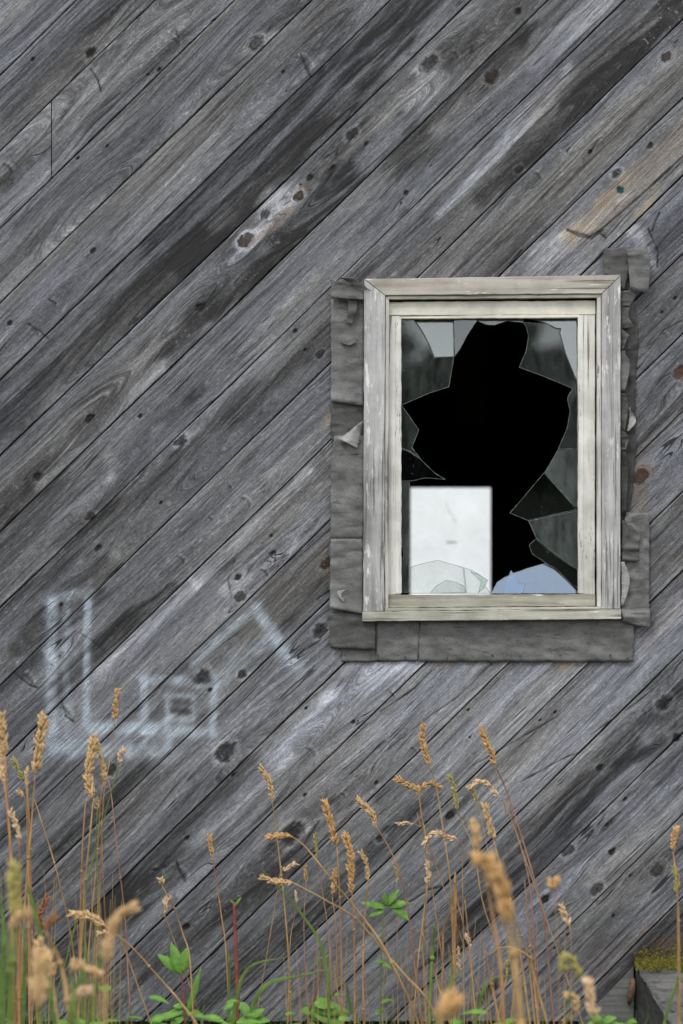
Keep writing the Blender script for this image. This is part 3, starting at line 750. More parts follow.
# putty beads round the glass
sub2('glazing_bead', [([(395.6,317.5), (395.2,593), (401.4,593), (401.2,318)], YS - .002, 0.008, 40, .0008)], M['sash_side'])
sub2('glazing_bead', [([(583.2,317), (583.6,593), (578,593), (577.6,317)], YS - .002, 0.008, 40, .0008)], M['sash_side'])
sub2('glazing_bead', [([(400,316.2), (579,315.2), (579,318.2), (400,319.2)], YS - .0005, 0.008, 40, .0005)], M['sash_top'])
# jamb lining in the depth of the wall
b = bmesh.new()
add_box(b, (wx(386.1), 0.032, wz(604)), (wx(392), 0.16, wz(298))); bm_obj('jamb', b, M['room'], win)
b = bmesh.new(); add_box(b, (wx(589), 0.032, wz(604)), (wx(596.9), 0.16, wz(298)))
bm_obj('jamb', b, M['room'], win)
b = bmesh.new(); add_box(b, (wx(380), 0.032, wz(612)), (wx(603), 0.26, wz(599))); bm_obj('inner_sill', b, M['board_dark'], win)

def shard(pts, y, tilt=0.0, yaw=0.0, mat='glass', th=0.003, hinge=None):
    """glass slab; tilt>0 turns its face up towards the sky"""
    v = [W(px, py, 0) for px, py in pts]
    cx = sum(p.x for p in v) / len(v)
    cz = hinge if hinge is not None else sum(p.z for p in v) / len(v)
    ty, yw = math.tan(math.radians(tilt)), math.tan(math.radians(yaw))
    bm = bmesh.new(); fr = []; bk = []
    for p in v:
        # meet the line of sight through p with the tilted plane of the shard
        dx, dz = p.x / D, (p.z - ZC) / D
        den = 1 - dz * ty - dx * yw
        yo = (y + (ZC + D * dz - cz) * ty + (D * dx - cx) * yw) / den
        q = Vector((dx * (D + yo), yo, ZC + dz * (D + yo)))
        nv = Vector((-yw, 1, -ty)).normalized()
        fr.append(bm.verts.new(q)); bk.append(bm.verts.new(q + nv * th))
    n = len(v)
    bm.faces.new(fr); bm.faces.new(bk[::-1])
    bm.normal_update()
    ff = bm.faces[:] [0]
    for i in range(n): bm.faces.new((fr[i], fr[(i+1) % n], bk[(i+1) % n], bk[i]))
    for f in bm.faces: f.normal_update()
    for f in bm.faces[:]:
        if f is not ff and abs(f.normal.y) < .6: f.material_index = 1
    rim = bmesh.ops.inset_region(bm, faces=[ff], thickness=0.0011, use_even_offset=True)['faces']
    for f in rim: f.material_index = 1  # light caught by the broken edge, painted as a pale rim on the face
    bmesh.ops.triangulate(bm, faces=[f for f in bm.faces if len(f.verts) > 4])
    return bm_obj('glass_shard', bm, [M[mat], M['glass_edge']], win)

Y1, Y2 = 0.012, 0.022
b = bmesh.new(); add_box(b, (P(455, 0, 1.8).x, 1.8, 1.9), (P(486, 0, 1.8).x, 1.84, 2.549)); bm_obj('hanging_board', b, M['room_post'], house)
shard([(399,317),(412,317),(420,329),(428,343),(434,358),(454,357),(453,364),(449,387),(430,393),(401,405.5),(399,405)], Y1, 0.0, 1, 'glass')
shard([(412.6,317),(453.5,317),(453.3,325),(454,356.4),(434.5,357.4),(428.8,343),(421,329)], Y1 + .002, 5.5, 0, 'glass_sky')
shard([(454,317),(476.5,317),(477,321),(468,334),(460.5,348),(454.8,356.5),(453.8,325)], Y1 + .001, 0.5, -1, 'glass')
shard([(477,317),(524,317),(523,322.5),(507,321),(495,325),(487,325),(477.6,321)], Y1 + .001, 4, 0, 'glass')
shard([(524,317),(579.5,317),(579.5,386),(574,374),(566,354),(560,333),(561,328.5),(556,328),(546,323)], Y1, 4.5, 0, 'glass_sky')
shard([(522,322),(546,323.5),(556,328.5),(560.5,329),(559.6,333),(565.6,354),(573.6,374),(579.5,387),(579.5,449),(558,449),(567,428),(570,411),(567,398),(572.5,388.5),(545,377),(519,367.3),(526,351),(528.4,336),(526,327)], Y2, 0.3, -1, 'glass')
shard([(399,406),(402.5,406),(419,430),(412,447.5),(421,459),(409,451),(399,447)], Y1, 1, 2, 'glass')
shard([(399,447.5),(409,451.5),(421,459.5),(435,473),(446,479.5),(425,478),(413,481),(399,481)], Y1, -1, 2, 'glass_clear')
shard([(399,481.6),(409.6,481.6),(409.8,520),(409,592.5),(399,592.5),(399,562),(403.6,556),(402.5,543),(399,536)], Y1, 0.8, 3, 'glass_dirty')
shard([(558,449.5),(579.5,449.5),(579.5,509),(572,503),(544.6,472.5)], Y2, 0.8, -2, 'glass_dirty')
shard([(544,472.6),(571.5,503.4),(577,509.6),(552,515),(528,520.6),(509.5,513),(521,500)], Y2 + .004, -2, -2, 'glass_clear')
shard([(528.5,521),(552,515.8),(579.5,510),(579.5,570),(572,566),(560,558),(547,548),(536,538)], Y2 - .004, 1.2, -3, 'glass_dirty')
shard([(535.8,538.6),(546.6,548.7),(559.6,558.8),(579.5,571),(579.5,589),(572,585),(556,569),(545,562.6),(532,554),(529,545)], Y2 + .006, -3, -2, 'glass_clear')
shard([(491,593.5),(497,582),(505,577),(512,573.5),(528,568),(545,563),(554,569),(566,580),(578,592),(578,593.5)], 0.012, 17, 2, 'glass_blue_sheen', hinge=wz(593.5))
shard([(503,593.5),(506,582),(511,570),(515.5,577),(519,583),(525.5,583),(522.5,593.5)], 0.006, 24, -6, 'glass_blue_sheen', hinge=wz(593.5))
shard([(410,567),(424,563),(438,560),(450,563.5),(463,567),(466,592.8),(431,593.5),(410,593.5)], Y1, 0.5, 0, 'glass_pale')
shard([(463.6,567.4),(472,570),(480,575),(487,579.5),(484,584),(491,593.5),(466.5,593.5)], Y1 + .006, 3, 2, 'glass_pale')
shard([(430,593.5),(436,586),(446,580),(456,582),(464,586),(466,593.5)], Y1 - .006, 1, 4, 'glass_pale')
shard([(470,571),(478,574),(488,580),(484,588),(478,593),(481,582),(476,577)], Y1 - .006, 4, -8, 'glass_dirty')

# ------------------------------------------------------------------ tar paper round the window (parts of the building)
def paper(L, Rr, mat, label, y=-0.006, amp=0.004, seed=0, curl=None, n=None, m=14, parent=house):
    """sheet between a left and a right polyline (same count, px,py); curl(s,t)->extra distance off the wall"""
    rr = random.Random(seed)
    Lc = catmull([Vector((p[0], p[1], 0)) for p in L], 7) if len(L) > 2 else catmull([Vector((*L[0], 0)), Vector((*L[1], 0))], 20)
    Rc = catmull([Vector((p[0], p[1], 0)) for p in Rr], 7) if len(Rr) > 2 else catmull([Vector((*Rr[0], 0)), Vector((*Rr[1], 0))], 20)
    nn = min(len(Lc), len(Rc))
    bm = bmesh.new(); F_ = []; B_ = []
    for i in range(nn):
        a, c = Lc[i], Rc[i]; t = i / (nn - 1); rf = []; rb = []
        for j in range(m + 1):
            s = j / m
            p = a.lerp(c, s)
            e = min(s, 1 - s, t, 1 - t)
            jx = rr.uniform(-.5, .5) if (j in (0, m)) else 0
            w = amp * (float(vn(np.array([p.x / 11.0]), np.array([p.y / 4.5]), seed)[0]) + 0.6 * float(vn(np.array([p.x / 30.0]), np.array([p.y / 13.0]), seed + 1)[0]))
            off = y - 1.15 * abs(w) - (curl(s, t) if curl else 0)
            q = W(p.x + jx, p.y + (rr.uniform(-.3, .3)), off)
            rf.append(bm.verts.new(q)); rb.append(bm.verts.new(q + Vector((0, 0.0012, 0))))
        F_.append(rf); B_.append(rb)
    for i in range(nn - 1):
        for j in range(m):
            bm.faces.new((F_[i][j], F_[i][j+1], F_[i+1][j+1], F_[i+1][j])); bm.faces.new((B_[i][j], B_[i+1][j], B_[i+1][j+1], B_[i][j+1]))
    for i in range(nn - 1):
        bm.faces.new((F_[i][0], F_[i+1][0], B_[i+1][0], B_[i][0])); bm.faces.new((F_[i][m], B_[i][m], B_[i+1][m], F_[i+1][m]))
    for j in range(m):
        bm.faces.new((F_[0][j], B_[0][j], B_[0][j+1], F_[0][j+1])); bm.faces.new((F_[-1][j], F_[-1][j+1], B_[-1][j+1], B_[-1][j]))
    o = bm_obj('tar_paper', bm, M[mat], parent, True); o['label'] = label
    return o

E = math.exp
paper([(331,300),(331,335),(331,370),(331,402)], [(364,300),(364,335),(364,370),(363,406)], 'paper', 'upper grey tar paper sheet left of the window', -0.008, 0.005, 3, lambda s,t: 0.010*max(0,(t-.86)/.14)**2)
paper([(331,281),(331,290),(330,299)], [(366,288),(366,294),(364,301)], 'paper_dark', 'dark folded tar paper at the top left of the window', -0.020, 0.004, 4, lambda s,t: 0.010*t)
paper([(336,279.5),(344,281),(352,286)], [(353,279),(362,285),(371,293)], 'paper', 'grey curled flap at the top left of the window', -0.030, 0.002, 14, lambda s,t: 0.012*s)
paper([(331,400),(331,440)], [(364,400),(364,446)], 'paper_dark', 'dark lower layer of tar paper left of the window', -0.006, 0.002, 5)
paper([(334,436),(331,470),(330.5,505),(330.5,540)], [(364,436),(364,470),(364,505),(363,540)], 'paper', 'middle grey tar paper sheet left of the window', -0.010, 0.005, 6)
paper([(330.5,539),(330,560),(330,585),(330,608)], [(363,539),(363,560),(363,585),(363,614)], 'paper', 'lower grey tar paper sheet left of the window', -0.014, 0.005, 7, lambda s,t: 0.014*max(0,(t-.88)/.12)**2)
paper([(337,438),(342,437),(349,432)], [(357,449),(359,441),(363,421)], 'paper_pale', 'pale curled flap on the left tar paper', -0.022, 0.001, 8, lambda s,t: 0.014*math.sin(s*3.14))
paper([(337,591),(339,597),(343,602)], [(347,589.5),(341,594),(344.5,601)], 'paper_pale', 'small curled tear on the left tar paper', -0.020, 0.0005, 9, lambda s,t: .003, m=5)
paper([(347,298),(348,312),(346,324)], [(358,299),(357,312),(352,325)], 'paper_dark', 'small dark hanging scrap at the upper left', -0.020, 0.003, 19, m=6)
paper([(340,340),(348,342),(354,338)], [(342,344),(350,346),(357,343)], 'paper_dark', 'small torn lip on the left tar paper', -0.016, 0.001, 20, lambda s,t: .006*s, m=5)
paper([(330,612),(329.5,630),(330,648)], [(375,612),(375.5,630),(375,650)], 'paper_dark', 'dark square of tar paper below the left casing', -0.018, 0.003, 10)
paper([(342,640),(342,650),(342,661.5)], [(417,617),(417,640),(416.5,661.5)], 'paper', 'left piece of tar paper under the sill', -0.006, 0.003, 11)
paper([(375,616),(376,640),(376,661)], [(419,616),(419,640),(417.5,661)], 'paper', 'left middle piece of tar paper under the sill', -0.009, 0.003, 21)
paper([(418,616),(418.5,640),(419,661.5)], [(633,614),(633.5,640),(633,661.5)], 'paper', 'long piece of tar paper under the sill', -0.008, 0.004, 12, m=60)
paper([(603,249),(603,262),(603,278)], [(630,248),(630,262),(624,292)], 'paper_dark', 'dark upper piece of tar paper at the top right', -0.012, 0.004, 13, lambda s,t: .006*s)
paper([(625,251),(627,262),(629,291)], [(645,247),(649,262),(647,294)], 'paper', 'grey creased patch of tar paper at the top right', -0.024, 0.004, 15, lambda s,t: .008*(1-s))
paper([(616,288),(616,340),(616,395),(616,450),(616,500),(616,560)], [(632,290),(638,330),(637,360),(635,400),(635.5,450),(631,500)][:6], 'paper_black', 'black torn tar paper standing for the shaded gap right of the window', -0.005, 0.006, 16, None)  # black colour gives the shade of the gap behind the torn paper
for i, (L_, R_, mt, lb) in enumerate([
    ([(619,292),(619,300),(619,308)], [(631,291),(634,298),(629,307)], 'paper_dark', 'crumpled scrap near the top of the right strip'),
    ([(619,306),(619,318),(619,330)], [(630,305),(628,316),(633,328)], 'paper_dark', 'second crumpled scrap on the right strip'),
    ([(619,328),(620,338),(619,349)], [(629,336),(625,343),(623,350)], 'paper_dark', 'grey corner flap high on the right strip'),
    ([(620,350),(619,362),(619,392)], [(624,352),(629,366),(624,392)], 'paper', 'grey triangular flap midway on the right strip'),
    ([(619,393),(620,405),(619,430)], [(625,395),(627,408),(624,434)], 'paper_dark', 'narrow scrap midway on the right strip'),
    ([(627,408),(629,417),(626,431)], [(629,408),(635,422),(627,432)], 'paper_pale', 'small pale curled leaf of paper on the right strip'),
    ([(619,440),(620,470),(619,516)], [(623,440),(627,470),(625,514)], 'paper_black', 'thin dark flap low on the right strip'),
    ([(619,430),(619,440),(619,452)], [(626,434),(628,440),(625,450)], 'paper_dark', 'little grey scrap on the right strip')]):
    paper(L_, R_, mt, lb, -0.016, 0.004, 30 + i, lambda s,t: .008*s, m=8)
paper([(625,512),(623,535),(621,560),(620,590),(620,612)], [(649,513),(649,535),(649,560),(649,590),(648.5,612)], 'paper', 'wrinkled tar paper sheet at the lower right', -0.010, 0.008, 17)
paper([(622,520),(621,540),(621,561)], [(641,534),(638,548),(638,561)], 'paper_dark', 'torn overlapping layer on the lower right paper', -0.022, 0.005, 18)
paper([(620,562),(621,580),(620,606)], [(624,562),(629,583),(622,606)], 'paper_pale', 'pale pointed flap on the lower right paper', -0.024, 0.002, 44, m=6)
paper([(620,609),(621,616),(622,622)], [(649,608),(649,617),(649,628)], 'paper', 'lower right fold of tar paper sticking out', -0.022, 0.003, 45, lambda s,t: .010*math.sin(t*3.0))
# nail heads in the paper
for (nx_, ny_) in [(345,655),(378,655),(405,657),(447,658),(455,660),(492,655),(520,656),(560,655),(588,643),(610,655),(625,620),(627,658),(352,628),(340,303),(345,412),(608,268),(640,252)]:
    b = bmesh.new(); bmesh.ops.create_cone(b, cap_ends=True, segments=8, radius1=.0032, radius2=.0026, depth=.002, matrix=Matrix.Translation(W(nx_, ny_, -0.0155)) @ Matrix.Rotation(math.pi/2, 4, 'X'))
    bm_obj('nail_head', b, M['nail'], house)

# ------------------------------------------------------------------ lower right: corner board, stone step, moss, iron
b = bmesh.new()
pl = [(563,1040),(600,1001),(633,966.5),(633,1040)]
fr = [b.verts.new(W(x, y, -0.020)) for x, y in pl]; bk = [b.verts.new(W(x, y, 0.0)) for x, y in pl]
b.faces.new(fr); b.faces.new(bk[::-1])
for i in range(4): b.faces.new((fr[i], fr[(i+1)%4], bk[(i+1)%4], bk[i]))
bmesh.ops.bevel(b, geom=list(b.edges), offset=.002, segments=2, affect='EDGES')
bm_obj('corner_board', b, M['board_dark'], house)
step = empty('stone_step', W(700, 1060, -0.15)); 
tag(step, 'dark grey stone block with moss along its top edge at the foot of the wall', 'stone block')
def off(v): return v - step.location
b = bmesh.new()
rr = random.Random(5)
A_, B_, C_, D_ = W(635.5,967.5,-.03), W(900,967.5,-.03), W(668,1024,-.16), W(900,1024,-.16)
n1, n2 = 26, 22
gridp = [[None]*(n1+1) for _ in range(n2+1)]
for j in range(n2+1):
    for i in range(n1+1):
        s, t = (i/n1)**1.6, j/n2
        p = A_.lerp(B_, s).lerp(C_.lerp(D_, s), t) if True else None
        p = p + Vector((rr.uniform(-.003,.003), rr.uniform(-.009,.009), rr.uniform(-.004,.004)))
        gridp[j][i] = b.verts.new(off(p))
for j in range(n2):
    for i in range(n1): b.faces.new((gridp[j][i], gridp[j+1][i], gridp[j+1][i+1], gridp[j][i+1]))
low = [b.verts.new(off(Vector((gridp[n2][i].co.x, gridp[n2][i].co.y, 0)) + step.location * 0 + Vector((0,0,0)))) if False else b.verts.new(Vector((gridp[n2][i].co.x, gridp[n2][i].co.y - .02, -step.location.z - .05))) for i in range(n1+1)]
for i in range(n1): b.faces.new((gridp[n2][i], low[i], low[i+1], gridp[n2][i+1]))
bm_obj('step_slope', b, M['stone'], step, True)
b = bmesh.new()     # left flank, its shade painted as darker stone
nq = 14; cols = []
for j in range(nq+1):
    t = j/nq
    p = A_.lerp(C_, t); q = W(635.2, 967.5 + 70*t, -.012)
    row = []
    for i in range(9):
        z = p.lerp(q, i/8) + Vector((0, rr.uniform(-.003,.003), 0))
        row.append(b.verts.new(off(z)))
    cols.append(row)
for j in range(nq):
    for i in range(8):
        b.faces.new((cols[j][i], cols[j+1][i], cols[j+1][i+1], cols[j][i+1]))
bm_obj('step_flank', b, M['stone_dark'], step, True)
b = bmesh.new()     # moss cushions along the top
def tuft(bm, p, h, rad, rnd, n=3):
    for _ in range(n):
        a = rnd.uniform(0, 6.28); lean = Vector((math.cos(a)*rad, -abs(math.sin(a))*rad*1.2, h*rnd.uniform(.6,1.1)))
        s = Vector((rnd.uniform(-1,1), rnd.uniform(-.3,.3), 0)).normalized() * rad * .35
        v = [bm.verts.new(p + s), bm.verts.new(p - s), bm.verts.new(p + lean)]
        bm.faces.new(v)
b2 = bmesh.new()
for i in range(5200):
    px = rr.uniform(634, 900); q = rr.random()
    top = 947 + 6*vn(np.array([px/9.0]), np.array([0.5]), 3)[0] + (6 if px < 642 else 0)
    py = top + q * (969 - top)
    p = off(W(px, py, -0.012 - 0.035*q - rr.uniform(0, .006)))
    tuft(b if (q > .42 or rr.random() < .35) else b2, p, .0065, .0035, rr, 3)
bm_obj('moss', b, M['moss'], step).update_tag(); bm_obj('moss', b2, M['moss_brown'], step)
for o in step.children:
    if o.name.startswith('moss'): o['kind'] = 'stuff'
# moss sits on a narrow ledge of soil
b = bmesh.new(); add_box(b, tuple(off(W(636, 968, -.020))), tuple(off(W(900, 956, -.006))), .004); bm_obj('ledge', b, M['moss_brown'], step)
iron = bmesh.new()
add_tube(iron, [W(632,977,-.03), W(631,985,-.038), W(629.5,994,-.036), W(628,1003,-.028)], [.006,.009,.010,.004], 8)
o = bm_obj('iron_bolt', iron, M['rust'], None, True); tag(o, 'rusty bolt end in the gap beside the mossy stone block', 'bolt')

# ------------------------------------------------------------------ grasses: every stalk with its own stem and seed head
def spikelet(bm, p, d, L, w, rnd):
    d = d.normalized(); s = d.cross(Vector((rnd.uniform(-.3,.3), 1, rnd.uniform(-.3,.3)))).normalized(); q = d.cross(s)
    prof = [(0, .25), (.3, 1), (.65, .8), (1, .05)]
    rings = []
    for t, r_ in prof:
        rings.append([bm.verts.new(p + d*L*t + (s*math.cos(a) + q*math.sin(a))*w*r_) for a in (0, 1.57, 3.14, 4.71)])
    for i in range(3):
        for k in range(4): bm.faces.new((rings[i][k], rings[i][(k+1)%4], rings[i+1][(k+1)%4], rings[i+1][k]))
    bm.faces.new(rings[0][::-1]); bm.faces.new(rings[-1])

GR = 'dry grass stalks along the foot of the wall'
def stalk(head, stem, y, hw, hm, sm, sw, label, name='grass_stalk', seed=0, extend=True, scraggy=0.4):
    """head: px points tip->base (may be empty), stem: px points continuing down; y: distance in front of the wall"""
    if y <= -1.2: y *= 1.25
    rnd = random.Random(seed * 31 + 7); hw *= 1.18
    path = list(stem)
    full = ([head[-1]] if head else []) + path
    pts = [P(a, b_, y) for a, b_ in full]
    if extend and pts[-1].z > 0:
        dirv = (pts[-1] - pts[-2]); dirv = dirv / max(1e-6, abs(dirv.z)) if dirv.z < -1e-4 else Vector((0, 0, -1))
        dirv.x = max(-.35, min(.35, dirv.x))
        pts.append(pts[-1] + dirv * (pts[-1].z + 0.01))
    base = Vector((pts[-1].x, y, max(0, pts[-1].z)))
    root = empty(name, base); tag(root, label, 'dry grass', GR)
    cp = catmull(pts, 6)
    wob = [Vector((0, (-1)*0.0 + 0.02*math.sin(i*.3+seed), 0)) for i in range(len(cp))]
    cp = [p + w for p, w in zip(cp, wob)]
    bm = bmesh.new()
    n = len(cp); add_tube(bm, [p - base for p in cp], [0.82 * sw * S * (0.5 + 0.65*i/(n-1)) for i in range(n)], 6)
    # a node or two on the culm
    for f in (0.35, 0.7):
        q = cp[int(f*(n-1))] - base
        bmesh.ops.create_uvsphere(bm, u_segments=6, v_segments=4, radius=sw*S*1.35, matrix=Matrix.Translation(q))
    bm_obj('stem', bm, STRAW[sm], root, True)
    if head:
        hp = catmull([P(a, b_, y) + wob[0] for a, b_ in head], 10)
        bm = bmesh.new()
        L = sum((hp[i+1]-hp[i]).length for i in range(len(hp)-1))
        add_tube(bm, [p - base for p in hp], [sw*S*.45]*len(hp), 5)
        cnt = max(12, int(L / (0.0022)) * 2)
        for i in range(cnt):
            t = i / cnt; f = t*(len(hp)-1); k = int(f); p = hp[k].lerp(hp[min(k+1, len(hp)-1)], f-k)
            ax = (hp[k] - hp[min(k+1, len(hp)-1)])
            if ax.length < 1e-7: continue
            ax.normalize()
            lob = 0.62 + 0.38*math.sin(t*L/0.014*3.0 + seed) if L > .03 else 0.9
            env = (min(1, t*5+.35)) * (min(1, (1-t)*4+.3))
            out = Vector((rnd.gauss(0, 1), rnd.gauss(0, 1), rnd.gauss(0, 1))); out -= ax*out.dot(ax); out.normalize()
            rad = hw*S*lob*env
            d = (ax*1.0 + out*(0.45 + scraggy*rnd.random()))
            spikelet(bm, p - base + out*rad*.35*rnd.random(), d, hw*S*rnd.uniform(1.1, 1.9), hw*S*.26*(0.7+.5*lob), rnd)
        bm_obj('seed_head', bm, HEADM[hm], root, True)
    return root

